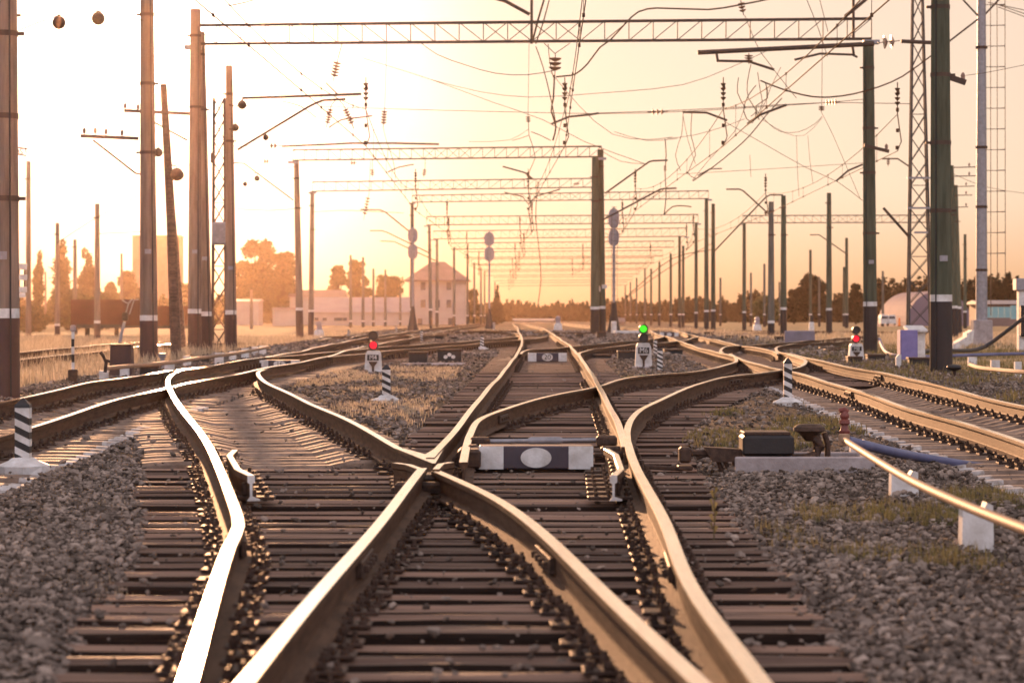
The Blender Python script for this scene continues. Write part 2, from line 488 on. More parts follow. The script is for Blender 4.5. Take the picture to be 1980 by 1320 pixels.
del RAILS['FR']

for k_, pp_ in {'K1': [(678, 652), (697, 648), (735, 646.5), (772, 646), (792, 647.5), (802, 650)], 'K2': [(732, 654), (770, 649.5), (830, 643.5), (862, 640)], 'K3': [(800, 653), (835, 647), (872, 641.5)],
                'K4': [(868, 641), (930, 641.5), (985, 642.5), (1004, 645)], 'K5': [(905, 638.5), (950, 639.5), (998, 639.5)], 'K6': [(1030, 641), (1060, 640), (1100, 642), (1160, 640)], 'K7': [(1372, 644), (1430, 643), (1530, 641.5), (1650, 639)],
                'K8': [(610, 658), (640, 653), (672, 650), (700, 653), (722, 657)]}.items():
    q_ = [at(x, y, .16) for x, y in pp_]
    RAILS[k_] = smooth(q_, 1.5)
def rail_x(k, y):
    P = RAILS[k]
    if y < P[0].y or y > P[-1].y: return None
    for a, b in zip(P, P[1:]):
        if a.y <= y <= b.y and b.y > a.y:
            return a.x + (b.x - a.x) * (y - a.y) / (b.y - a.y)
    return None
TRACKS = [('AL', 'ARx'), ('BLx', 'BR'), ('CL', 'CR'), ('DL', 'DRx'), ('EL', 'ER'), ('GL', 'GR'), ('IL', 'IR')]
def rx(k, y):
    if k == 'AL': return rail_x('AL_near', y) if y < 21.0 else (rail_x('AL_far', y) or rail_x('AL_near', y))
    if k == 'ARx':
        v = rail_x('AR', y)
        return v if v is not None and y < 23.2 else (rail_x('ARb', y) or v)
    if k == 'BR': return rail_x('BR_near', y) if y < 21.0 else rail_x('BR_far', y)
    if k == 'BLx': return rail_x('BL', y)
    if k == 'DRx':
        v = rail_x('DR', y)
        return v if v is not None and y < 62 else (rail_x('DRb', y) or v)
    return rail_x(k, y)
GAUGE = 1.595
def centre(tr, y):
    a, b = rx(tr[0], y), rx(tr[1], y)
    if a is None and b is None: return None
    if a is None: return b - GAUGE / 2
    if b is None: return a + GAUGE / 2
    return (a + b) / 2

# ------------------------------------------------------------------ ground: one sheet, ballast and dry grass
CEN = {}
for tr in TRACKS:
    CEN[tr] = np.array([[y, centre(tr, y) if centre(tr, y) is not None else 999] for y in np.arange(4, 130, 1.0)])
def bed(x, y):
    if y > 128 or y < 4: return 0.0
    m = 0.0
    for tr in TRACKS:
        cx = float(np.interp(y, CEN[tr][:, 0], CEN[tr][:, 1]))
        if abs(x - cx) < 3: m = max(m, 1 - sstep(1.15, 1.55, abs(x - cx)))
    if y < 24:
        l, r = rx('BLx', max(4.6, y)), rx('ARx', max(4.6, y))
        if l is not None and r is not None and l - .5 < x < r + .4: m = 1.0
    return m
def gz(x, y):
    z = g(x, y) - .105 * bed(x, y)
    far = sstep(120, 60, y) if False else (1 - sstep(60, 140, y))
    z += far * (.018 * math.sin(x * 2.3 + y * .7) * math.sin(y * 1.1 - x * .5))
    if abs(x) > 20: z += .25 * math.sin(x * .045) * math.sin(y * .031) * min(1, (abs(x) - 20) / 30)
    return z
xs = [-700, -350, -180, -100, -65, -45, -33, -26, -21] + list(np.arange(-17, 18.01, .3)) + [21, 26, 33, 45, 65, 100, 180, 350, 700]
ys = [-60, -20, -6, 0, 3] + list(np.arange(5, 70, .35)) + list(np.arange(70, 140, 1.2)) + list(np.arange(140, 300, 5)) + [320, 350, 400, 470, 560, 680, 850, 1000]
V = [(x, y, gz(x, y)) for y in ys for x in xs]
nx = len(xs)
Fc = np.array([(j * nx + i, j * nx + i + 1, (j + 1) * nx + i + 1, (j + 1) * nx + i) for j in range(len(ys) - 1) for i in range(nx - 1)])
gm = bpy.data.materials.new('yard_ground'); gm.use_nodes = True
t = gm.node_tree; b = t.nodes['Principled BSDF']; b.inputs['Roughness'].default_value = .9; b.inputs['Specular IOR Level'].default_value = .05
geo = t.nodes.new('ShaderNodeNewGeometry')
def node(tp, **kw):
    n = t.nodes.new(tp)
    for k, v in kw.items(): setattr(n, k, v)
    return n
def lk(a, b_): t.links.new(a, b_)
vor = node('ShaderNodeTexVoronoi'); vor.inputs['Scale'].default_value = 17; lk(geo.outputs['Position'], vor.inputs['Vector'])
nz = node('ShaderNodeTexNoise'); nz.inputs['Scale'].default_value = .55; nz.inputs['Detail'].default_value = 7; lk(geo.outputs['Position'], nz.inputs['Vector'])
stone = node('ShaderNodeValToRGB')
stone.color_ramp.elements[0].color = (.04, .029, .023, 1); stone.color_ramp.elements[1].color = (.13, .10, .08, 1)
lk(vor.outputs['Color'], stone.inputs[0])
soil = node('ShaderNodeValToRGB')
soil.color_ramp.elements[0].color = (.05, .037, .027, 1); soil.color_ramp.elements[1].color = (.11, .085, .055, 1)
soil.color_ramp.elements[0].position = .4; soil.color_ramp.elements[1].position = .62
lk(nz.outputs['Fac'], soil.inputs[0])
m1 = node('ShaderNodeMix', data_type='RGBA')
ms = node('ShaderNodeMapRange'); ms.inputs['From Min'].default_value = .5; ms.inputs['From Max'].default_value = .66
ms.inputs['To Max'].default_value = .8
lk(nz.outputs['Fac'], ms.inputs['Value']); lk(ms.outputs[0], m1.inputs['Factor'])
lk(stone.outputs[0], m1.inputs[6]); lk(soil.outputs[0], m1.inputs[7])
# dry grass beside and beyond the tracks
gr = node('ShaderNodeValToRGB')
gr.color_ramp.elements[0].color = (.20, .145, .075, 1); gr.color_ramp.elements[1].color = (.40, .29, .16, 1)
n3 = node('ShaderNodeTexNoise'); n3.inputs['Scale'].default_value = 1.3; n3.inputs['Detail'].default_value = 8; lk(geo.outputs['Position'], n3.inputs['Vector'])
lk(n3.outputs['Fac'], gr.inputs[0])
sx = node('ShaderNodeSeparateXYZ'); lk(geo.outputs['Position'], sx.inputs[0])
ab = node('ShaderNodeMath', operation='ABSOLUTE'); lk(sx.outputs[0], ab.inputs[0])
ad = node('ShaderNodeMath', operation='MULTIPLY_ADD'); lk(n3.outputs['Fac'], ad.inputs[0]); ad.inputs[1].default_value = 4; lk(ab.outputs[0], ad.inputs[2])
yy = node('ShaderNodeMath', operation='MULTIPLY_ADD'); lk(sx.outputs[1], yy.inputs[0]); yy.inputs[1].default_value = -.045; lk(ad.outputs[0], yy.inputs[2])
mg = node('ShaderNodeMapRange'); mg.inputs['From Min'].default_value = 8.3; mg.inputs['From Max'].default_value = 10.5
lk(yy.outputs[0], mg.inputs['Value'])
m2 = node('ShaderNodeMix', data_type='RGBA')
lk(mg.outputs[0], m2.inputs['Factor']); lk(m1.outputs[2], m2.inputs[6]); lk(gr.outputs[0], m2.inputs[7])
lk(m2.outputs[2], b.inputs['Base Color'])
bp = node('ShaderNodeBump'); bp.inputs['Strength'].default_value = .8; bp.inputs['Distance'].default_value = .04
lk(vor.outputs['Distance'], bp.inputs['Height']); bp.invert = True
lk(bp.outputs[0], b.inputs['Normal'])
ground = npmesh('ground', V, Fc, gm, True)
tag(ground, 'brown stony railway ballast and dry grass spreading to the horizon', 'ground', kind='structure')

# ------------------------------------------------------------------ rails
PROF = [(-.033, .0), (.033, .0), (.0355, -.004), (.0355, -.030), (.032, -.040), (.010, -.052), (.009, -.140), (.012, -.150), (.072, -.164), (.075, -.172), (.075, -.180),
        (-.075, -.180), (-.075, -.172), (-.072, -.164), (-.012, -.150), (-.009, -.140), (-.010, -.052), (-.032, -.040), (-.0355, -.030), (-.0355, -.004)]
def sweep(P, prof, dz=0.0, heads=(0,), seed=0.0, wob=1.0):
    mb = MB()
    n = len(prof)
    vs, fs, ms = [], [], []
    for i, p in enumerate(P):
        tt = P[min(i + 1, len(P) - 1)] - P[max(i - 1, 0)]
        tt.z = 0; tt.normalize()
        s = Vector((tt.y, -tt.x, 0))
        zz = p.z + dz + wob * und(p.x, p.y, seed)
        for (a, h) in prof:
            vs.append((p.x + s.x * a, p.y + s.y * a, zz + h))
    for i in range(len(P) - 1):
        for k in range(n):
            j = (k + 1) % n
            fs.append((i * n + k, i * n + j, (i + 1) * n + j, (i + 1) * n + k))
            ms.append(0 if k in heads else 1)
    fs.append(tuple(range(n))); ms.append(1)
    fs.append(tuple(range((len(P) - 1) * n, len(P) * n))[::-1]); ms.append(1)
    mb.v, mb.f, mb.m = vs, fs, ms
    return mb
RL = {
 'AL_near': 'shiny straight rail from the bottom edge left of centre up to the crossing nose',
 'AL_far': 'rail running from the crossing nose straight away past the white disc board',
 'AR': 'bright rail at the bottom right, outermost of the four near rails',
 'ARb': 'switch rail tight against the right near rail, running straight past the disc board',
 'BL': 'blazing bent rail at the bottom left with a kink at its joint',
 'BR_near': 'shiny rail from the bottom edge right of centre slanting up left to the crossing nose',
 'BR_far': 'bright rail curving away left from the crossing nose past the leftmost red signal',
 'CL': 'outermost long rail on the left, behind the nearest striped post',
 'CR': 'second long rail on the left, running beside white tipped sleepers behind the nearest striped post',
 'DL': 'gold lit rail on the right passing behind the striped post beside black bolt rows',
 'DR': 'bright white lit rail farthest right, curling round near the purple cabinet',
 'DRb': 'short pointed switch rail ending beside the curling rail on the right',
 'EL': 'bent switch rail starting left of the white disc board and curving right',
 'ER': 'rail curving away right from the switch beside the black point motor',
 'FL': 'looping rail that bulges left before sweeping off to the purple cabinet',
 'GL': 'thin switch rail just behind the board numbered 20, leading right',
 'GR': 'rail branching right from beside the board numbered 20 towards the green signal',
 'IL': 'upper one of two thin rails leading from the board numbered 16 to the middle track',
 'IR': 'lower one of two thin rails leading right behind the leftmost red signal',
 'HL': 'far left rail glinting between the big poles in the grass',
 'HR': 'inner one of two far left rails glinting beyond the big poles',
 'K1': 'small far rail bulging towards the right behind the left red signal', 'K2': 'far rail rising right between the left red signal and the house', 'K3': 'short far rail below the hipped house, rising right', 'K4': 'far glinting rail level with the central disc signal foot',
 'K5': 'farthest level rail left of the middle track end', 'K6': 'short far rail right of the middle track end', 'K7': 'long dark level rail behind the small white posts at far right', 'K8': 'far rail arching left of the left red signal',
 'JL': 'gold rail crossing far on the right behind the grey poles, nearer one of its pair',
 'JR': 'gold rail crossing far on the right behind the grey poles, farther one of its pair',
}
HEADS = (0,)
for i, (k, P) in enumerate(RAILS.items()):
    dz = {'ARb': -.006, 'EL': -.004, 'GL': -.004, 'DRb': -.008, 'FL': -.003, 'IL': -.003, 'BR_far': -.002, 'ER': -.001, 'GR': -.005, 'IR': -.005}.get(k, 0) - .00037 * i
    o = sweep(P, PROF, dz, HEADS, seed=.9 * i).build('rail', [M['head'], M['rust']])
    me = o.data
    tag(o, RL[k], 'rail', 'running rails of the yard')
def joint(k, idx_y):
    """pair of fishplates bolted on a rail"""
    P = RAILS[k]
    for a, b_ in zip(P, P[1:]):
        if a.y <= idx_y <= b_.y:
            d = (b_ - a); d.z = 0; d.normalize(); c = a + (b_ - a) * ((idx_y - a.y) / max(1e-6, b_.y - a.y))
            rot = Matrix.Rotation(math.atan2(d.y, d.x) - math.pi / 2, 3, 'Z')
            mb = MB()
            for s in (-1, 1):
                mb.box(c + rot @ Vector((s * .026, 0, -.097)), (.030, .80, .085), 0, rot, bev=.006)
                for q in (-.3, -.1, .1, .3):
                    mb.box(c + rot @ Vector((s * .053, q, -.097)), (.03, .035, .035), 0, rot, bev=.004)
            return mb.build('joint_bar', M['dark_iron'])
    return None
for k, y, lab in [('BL', 14.6, 'bolted joint bars at the kink of the blazing left rail'), ('AL_near', 13.4, 'bolted joint bars low on the straight rail left of centre'),
                  ('BR_near', 13.6, 'bolted joint bars on the slanting rail right of centre'), ('AR', 13.2, 'bolted joint bars on the near rail at right'),
                  ('DL', 38.0, 'bolted joint bars on the gold lit right hand rail'), ('DR', 46.5, 'black bolted joint bars on the white lit right hand rail'),
                  ('CL', 47.0, 'black joint bars on the outermost left rail'), ('EL', 30.5, 'joint bars on the curved switch rail right of the disc board'),
                  ('ER', 44.0, 'joint bars on the curving rail behind the point motor')]:
    o = joint(k, y)
    if o: tag(o, lab, 'joint bar', 'rail joints')

# ------------------------------------------------------------------ crossing nose, wing rails, check rails
nose = at(830, 886, RT)
cr = thing('crossing_frog', 'cast crossing nose where the two middle rails meet in an X', 'rail crossing', (nose.x, nose.y, nose.z), 0)
dA = (RAILS['AL_far'][4] - nose); dA.z = 0; dA.normalize()
dB = (RAILS['BR_far'][4] - nose); dB.z = 0; dB.normalize()
mb = MB()
L = 1.6
o1, o2 = Vector((dA.y, -dA.x, 0)) * .0375, Vector((-dB.y, dB.x, 0)) * .0375
tip = -(dA + dB).normalized() * .7
pts = [tip + Vector((.012, 0, 0)), dA * L + o1, dA * L - o1, (dA + dB) * .32, dB * L - o2, dB * L + o2, tip - Vector((.012, 0, 0))]
vs = [p + Vector((0, 0, .001)) for p in pts] + [p + Vector((0, 0, -.15)) for p in pts]
n = len(pts)
mb.add(vs, [(0, 1, 2, 3), (0, 3, 6), (3, 4, 5, 6)], 0)
mb.add(vs, [(i, (i + 1) % n, (i + 1) % n + n, i + n) for i in range(n)], 1)
mb.build('nose', [M['head'], M['rust']], cr)
def wing(name, start, along, flare):
    P = [start, start + along * .3, start + along * .7, start + along * .95 + flare * .07]
    P = [p - nose for p in P]
    sw = sweep(P, [(-.024, 0), (.024, 0), (.028, -.006), (.028, -.04), (.01, -.055), (.01, -.17), (-.01, -.17), (-.01, -.055), (-.028, -.04), (-.028, -.006)], -.002, (0,), wob=0.0)
    sw.build(name, [M['head'], M['rust']], cr)
an_end, bn_end = RAILS['AL_near'][-1], RAILS['BR_near'][-1]
wing('wing_rail', an_end, dB, Vector((-1, 0, 0)))
wing('wing_rail', bn_end, dA, Vector((1, 0, 0)))
for q in (-.75, -.35, .1, .55):
    mb = MB()
    mb.box(Vector((0, q, -.19)), (.62 + .12 * q, .2, .03), 0, bev=.006)
    for s in (-.24, -.2, .2, .24):
        mb.tube([Vector((s + .05 * q * np.sign(s), q, -.18)), Vector((s + .05 * q * np.sign(s), q, -.11))], .016, 6, 0)
    mb.build('base_plate', M['dark_iron'], cr)
mb = MB(); mb.box(Vector((0, -1.15, -.115)), (.20, .40, .13), 0, bev=.03); mb.build('filler_block', M['dark_iron'], cr)
mb = MB(); mb.box(Vector((0, -1.7, -.13)), (.40, .14, .10), 0, bev=.02); mb.build('filler_block', M['dark_iron'], cr)
def check_rail(xoff, k, y0, y1, lab):
    def X(y): return rail_x(k, y) + xoff
    sgn = 1 if xoff > 0 else -1
    ys_ = list(np.linspace(y0, y1, 14))
    P = []
    for i, y in enumerate(ys_):
        u = (y - y0) / (y1 - y0)
        fl = .07 * max(0, 1 - u / .22) + .07 * max(0, (u - .78) / .22)
        P.append(Vector((X(y) + sgn * fl, y, g(X(y), y) + RT + .012)))
    th = thing('check_rail', lab, 'check rail', P[0] - Vector((0, 0, .2)), 0)
    base = P[0] - Vector((0, 0, .2))
    Q = [p - base for p in P]
    cp = [(-.02, 0), (.02, 0), (.025, -.006), (.025, -.05), (.009, -.06), (.008, -.15), (.06, -.168), (.06, -.18), (-.03, -.18), (-.008, -.15), (-.009, -.06), (-.025, -.05), (-.025, -.006)]
    sweep(Q, cp, 0, (0, 1, 12), wob=0).build('bar', [M['head'], M['rust']], th)
    e = MB()                                              # end face painted white
    c0 = Q[0] - Vector((0, .006, 0))
    e.prism([(a * 1.02, h * 1.0) for a, h in cp], -.01, .004, 0, c0)
    e.build('painted_end', M['white'], th)
    for y in np.arange(y0 + .25, y1 - .1, .52):
        f = MB()
        xx = X(y) - base.x
        yo = y - base.y + random.uniform(-.03, .03)
        f.box((xx + sgn * .09, yo, .025), (.32, .17, .025), 0, bev=.006)
        f.box((xx + sgn * .04, yo, .09), (.045, .12, .10), 0, bev=.01)
        for s in (.10, .19):
            for q in (-.045, .045):
                f.tube([(xx + sgn * s, yo + q, .035), (xx + sgn * s, yo + q, .085 - .02 * (s > .15))], .014, 6)
        f.build('bracket', M['dark_iron'], th)
    return th
check_rail(.13, 'BL', 18.9, 22.4, 'check rail with white painted end beside the blazing left rail')
check_rail(-.13, 'AR', 18.9, 22.6, 'check rail with white painted end below the disc board at right')

# ------------------------------------------------------------------ sleepers and fastenings
def fast_mesh(n):
    r = random.Random(900 + n)
    mb = MB()
    mb.box((0, 0, .008), (.36, .17, .018), 0, bev=.004)
    for s in (-1, 1):
        mb.box((s * .080, 0, .034), (.045, .13, .034), 0, bev=.008)
        for q in (-.042, .042):
            j = lambda a: r.uniform(-a, a)
            h = r.uniform(-.012, .014)
            if r.random() < .9: mb.lathe([(.017, .046), (.019, .052), (.0185, .064 + h), (.0105, .066 + h), (.010, .084 + h)], (s * .096 + j(.006), q + j(.006), 0), 6)
            if r.random() < .8: mb.lathe([(.019, .018), (.019, .028), (.011, .03), (.0105, .05 + h)], (s * .148 + j(.012), q * 1.25 + j(.012), 0), 6)
    return mb.mesh('rail_fastening', M['dark_iron'])
FAST = [fast_mesh(i) for i in range(9)]
def low_fast(mb, c, rot):
    mb.box(c + Vector((0, 0, .012)), (.34, .16, .025), 1, rot)
    for s in (-.1, .1):
        mb.box(c + rot @ Vector((s, 0, .07)), (.05, .05, .09), 1, rot)
def wood_mesh(L, sd):
    """old timber: split and furrowed along its length"""
    r = random.Random(sd)
    mb = MB()
    w = .232 + r.uniform(-.035, .035)
    N = 9
    K = 11
    off = [r.uniform(-.013, .004) for _ in range(K)]
    off[0] = off[-1] = -.012
    for _ in range(3): off[r.randrange(1, K - 1)] -= r.uniform(.012, .035)
    vs, fs, mm = [], [], []
    M_ = K + 4
    for i in range(N):
        x = -L / 2 + L * i / (N - 1)
        j = lambda a: r.uniform(-a, a)
        k = .94 if i in (0, N - 1) else 1
        ring = [(-w / 2 - .004, -.16), (w / 2 + .004, -.16), (w / 2 + .003, -.03)]
        ring += [(w / 2 - w * q / (K - 1), off[q] + j(.004)) for q in range(K)]
        ring += [(-w / 2 - .003, -.03)]
        dxy = j(.006)
        for (y, z) in ring: vs.append((x, y * k + dxy, z + (j(.002) if z > -.1 else 0)))
    for i in range(N - 1):
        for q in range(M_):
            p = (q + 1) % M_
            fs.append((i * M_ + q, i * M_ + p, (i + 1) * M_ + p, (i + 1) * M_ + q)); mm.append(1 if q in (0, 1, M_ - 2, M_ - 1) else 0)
    fs += [tuple(range(M_))[::-1], tuple(range((N - 1) * M_, N * M_))]
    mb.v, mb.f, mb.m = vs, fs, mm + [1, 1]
    return mb
def conc_mesh(white):
    mb = MB()
    st = [(-1.37, .11, -.012), (-1.22, .12, .0), (-1.02, .125, .004), (-.56, .12, .004), (-.34, .105, -.045), (.34, .105, -.045), (.56, .12, .004), (1.02, .125, .004), (1.22, .12, 0), (1.37, .11, -.012)]
    vs, fs, ms = [], [], []
    for (x, w, z) in st:
        vs += [(x, -w - .025, -.17), (x, w + .025, -.17), (x, w, z - .03), (x, w - .025, z), (x, -w + .025, z), (x, -w, z - .03)]
    N = len(st)
    for i in range(N - 1):
        for q in range(6):
            p = (q + 1) % 6
            fs.append((i * 6 + q, i * 6 + p, (i + 1) * 6 + p, (i + 1) * 6 + q))
            ms.append(1 if (white and i in (0, 1, N - 3, N - 2) and (i in (0, N - 2))) else 0)
    fs += [tuple(range(6))[::-1], tuple(range((N - 1) * 6, N * 6))]
    ms += [1 if white else 0] * 2
    mb.v, mb.f, mb.m = vs, fs, ms
    return mb
WM = [wood_mesh(2.75, 100 + i).mesh('wooden_sleeper', [M['wood'], M['wood_shade']]) for i in range(5)]
CM = conc_mesh(False).mesh('concrete_sleeper', [M['conc_slp'], M['white']])
CMW = conc_mesh(True).mesh('concrete_sleeper', [M['conc_slp'], M['worn_white']])
SL = []      # (y, x0, x1, kind, angle, rails crossing)
def heading(tr, y):
    a, b_ = centre(tr, y - .7), centre(tr, y + .7)
    if a is None or b_ is None: return 0.0
    return math.atan2(-(b_ - a), 1.4)
SP = .505
y = 6.2
while y < 23.6:                                           # long timbers under the crossing of the two near tracks
    l, r = rx('BLx', y), rx('ARx', y)
    SL.append((y, l - .63, r + .62, 'long', random.uniform(-.012, .012), [('BLx', 0), ('AL', 0), ('BR', 0), ('ARx', 0)]))
    y += SP + random.uniform(-.06, .06)
y = 23.8
while y < 47:                                             # timbers of the switch to the right
    l, r = rx('AL', y), rx('ER', y) or rx('ARx', y)
    r = max(r, rx('ARx', y))
    if r - l < 4.6:
        SL.append((y, l - .62, r + .62, 'long', random.uniform(-.012, .012), [('AL', 0), ('ARx', 0), ('EL', 0), ('ER', 0)]))
    else:
        SL.append((y, l - .6, rx('ARx', y) + .6, 'wood', 0, [('AL', 0), ('ARx', 0)]))
    y += SP
def run(tr, y0, y1, kind, spc=SP):
    y = y0
    while y < y1:
        c = centre(tr, y)
        if c is not None:
            a = heading(tr, y)
            SL.append((y, c - 1.375, c + 1.375, kind, a, [(tr[0], 0), (tr[1], 0)]))
        y += spc
run(TRACKS[0], 47.2, 125, 'wood')
run(TRACKS[1], 24.6, 42, 'conc')
run(TRACKS[2], 19.0, 37.5, 'concw', .545)
run(TRACKS[2], 38, 125, 'conc')
run(TRACKS[3], 15.0, 45, 'concw', .545)
run(TRACKS[3], 46, 125, 'wood')
run(TRACKS[4], 40.5, 56, 'wood')
run(TRACKS[5], 66, 105, 'wood')
run(TRACKS[6], 66, 105, 'wood')
def in_view(s):
    y, x0, x1 = s[0], s[1], s[2]
    m = .2 * y + (1.9 if s[3] == 'concw' else .9)
    return x1 > -m and x0 < m
SL = sorted([s for s in SL if in_view(s) and s[0] > 7.6 or s[0] <= 7.6 and s[3] == 'long'], key=lambda s: s[0])
far = MB()
SLAB = {'long': ('long weathered switch timber lying across the rails of both near tracks', 'sleeper', 'long timbers of the near crossing'),
        'lng2': ('weathered switch timber lying between the disc board and the right hand curve', 'sleeper', 'long timbers of the switch beyond the disc board'),
        'wood': ('weathered wooden sleeper under the straight middle track and its far branches', 'sleeper', 'wooden sleepers of the plain tracks'),
        'conc': ('pale concrete sleeper with sloping shoulders under the tracks curving off left', 'sleeper', 'concrete sleepers of the left tracks'),
        'cwl': ('concrete sleeper with whitewashed end under the long left track', 'sleeper', 'white ended sleepers on the left'),
        'cwr': ('concrete sleeper with whitewashed end under the track on the right', 'sleeper', 'white ended sleepers on the right')}
count = 0
for (y, x0, x1, kind, a, rails) in SL:
    cx = (x0 + x1) / 2
    z = g(cx, y) + .012
    indiv = count < 298
    rot = Matrix.Rotation(a, 3, 'Z')
    if indiv:
        count += 1
        if kind == 'long': me = wood_mesh(x1 - x0, int(y * 100)).mesh('wooden_sleeper', [M['wood'], M['wood_shade']])
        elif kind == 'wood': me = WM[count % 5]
        elif kind == 'concw': me = CMW
        else: me = CM
        nm = 'wooden_sleeper' if kind in ('long', 'wood') else 'concrete_sleeper'
        o = bpy.data.objects.new(nm, me)
        o.location = (cx, y, z + random.uniform(-.022, .004)); o.rotation_euler = (random.uniform(-.01, .01), 0, a)
        col.objects.link(o)
        key = kind
        if kind == 'long' and y > 23.7: key = 'lng2'
        if kind == 'concw': key = 'cwl' if cx < 0 else 'cwr'
        tag(o, *SLAB[key])
        if y < 47:
            done = []
            for (k, _) in rails:
                X = rx(k, y)
                if X is None or X < x0 or X > x1 or any(abs(X - d_) < .3 for d_ in done): continue
                done.append(X)
                f = bpy.data.objects.new('rail_fastening', random.choice(FAST))
                f.parent = o; f.location = (X - cx, 0, .004); f.rotation_euler = (0, 0, random.uniform(-.03, .03) + (0 if kind != 'long' else 0.0))
                col.objects.link(f)
    else:
        m_ = 0 if kind in ('long', 'wood') else 2
        far.box(Vector((cx, y, z - .08)), (x1 - x0, .235, .16), m_, rot)
        for (k, _) in rails:
            X = rx(k, y)
            if X is not None and x0 < X < x1 and y < 95: low_fast(far, Vector((X, y, z)), rot)
o = far.build('distant_sleepers', [M['wood'], M['dark_iron'], M['conc_slp']])
tag(o, 'mass of far sleepers under the tracks beyond the signals', 'sleepers', kind='stuff')

# ------------------------------------------------------------------ loose ballast stones (nobody could count them)
def ico():
    p = (1 + 5 ** .5) / 2
    v = np.array([(-1, p, 0), (1, p, 0), (-1, -p, 0), (1, -p, 0), (0, -1, p), (0, 1, p), (0, -1, -p), (0, 1, -p), (p, 0, -1), (p, 0, 1), (-p, 0, -1), (-p, 0, 1)]) / 1.9
    f = np.array([(0, 11, 5), (0, 5, 1), (0, 1, 7), (0, 7, 10), (0, 10, 11), (1, 5, 9), (5, 11, 4), (11, 10, 2), (10, 7, 6), (7, 1, 8), (3, 9, 4), (3, 4, 2), (3, 2, 6), (3, 6, 8), (3, 8, 9), (4, 9, 5), (2, 4, 11), (6, 2, 10), (8, 6, 7), (9, 8, 1)])
    return v, f
IV, IF = ico()
def stones(n, y0, y1, smin, smax, dens_pow=1.0):
    P = []
    while len(P) < n:
        y = y0 + (y1 - y0) * random.random() ** dens_pow
        m = .195 * y + 2.2
        x = random.uniform(-m, m)
        if x > 9.5 + max(0, y - 60) * .04 or x < -8.5: continue
        bd = bed(x, y)
        if bd > .5 and random.random() < .55: continue
        if x > 2.3 and y < 40 and random.random() < .62: continue
        s = (smin + (smax - smin) * random.random() ** 2.0) * (1.35 if random.random() < .08 else 1)
        P.append((x, y, (g(x, y) + .012 + s * .2) if (bd > .5 and random.random() < .035) else (gz(x, y) + s * .25 + (random.uniform(0, .03) if bd < .5 else 0)), s))
    P = np.array(P)
    k = len(P)
    V = IV[None] * (1 + rng.uniform(-.42, .3, (k, 12, 1)))
    V = V * rng.uniform(.5, 1.45, (k, 1, 3))
    an = rng.uniform(0, 6.28, k); c, s = np.cos(an)[:, None], np.sin(an)[:, None]
    bn = rng.uniform(-.8, .8, k); c2, s2 = np.cos(bn)[:, None], np.sin(bn)[:, None]
    x, y, z = V[..., 0], V[..., 1], V[..., 2] * .6
    y, z = y * c2 - z * s2, y * s2 + z * c2
    x, y = x * c - y * s, x * s + y * c
    V = np.stack([x, y, z], -1) * (P[:, 3][:, None, None] * .5) + P[:, None, :3]
    Fa = IF[None] + (np.arange(k) * 12)[:, None, None]
    return V.reshape(-1, 3), Fa.reshape(-1, 3)
M['stone'] = mat('ballast_stone', (.29, .228, .185), .88, 0, c2=(.10, .076, .06), scale=9, island=.6, detail=3)
a1 = stones(95000, 7.0, 24, .014, .058, 1.15)
a2 = stones(45000, 22, 75, .025, .075, 1.3)
a3 = stones(26000, 70, 165, .07, .17, 1.2)
o = npmesh('ballast_stones', np.concatenate([a1[0], a2[0], a3[0]]), np.concatenate([a1[1], a2[1] + len(a1[0]), a3[1] + len(a1[0]) + len(a2[0])]), M['stone'])
tag(o, 'loose grey brown ballast stones heaped between and beside the sleepers', 'ballast', kind='stuff')

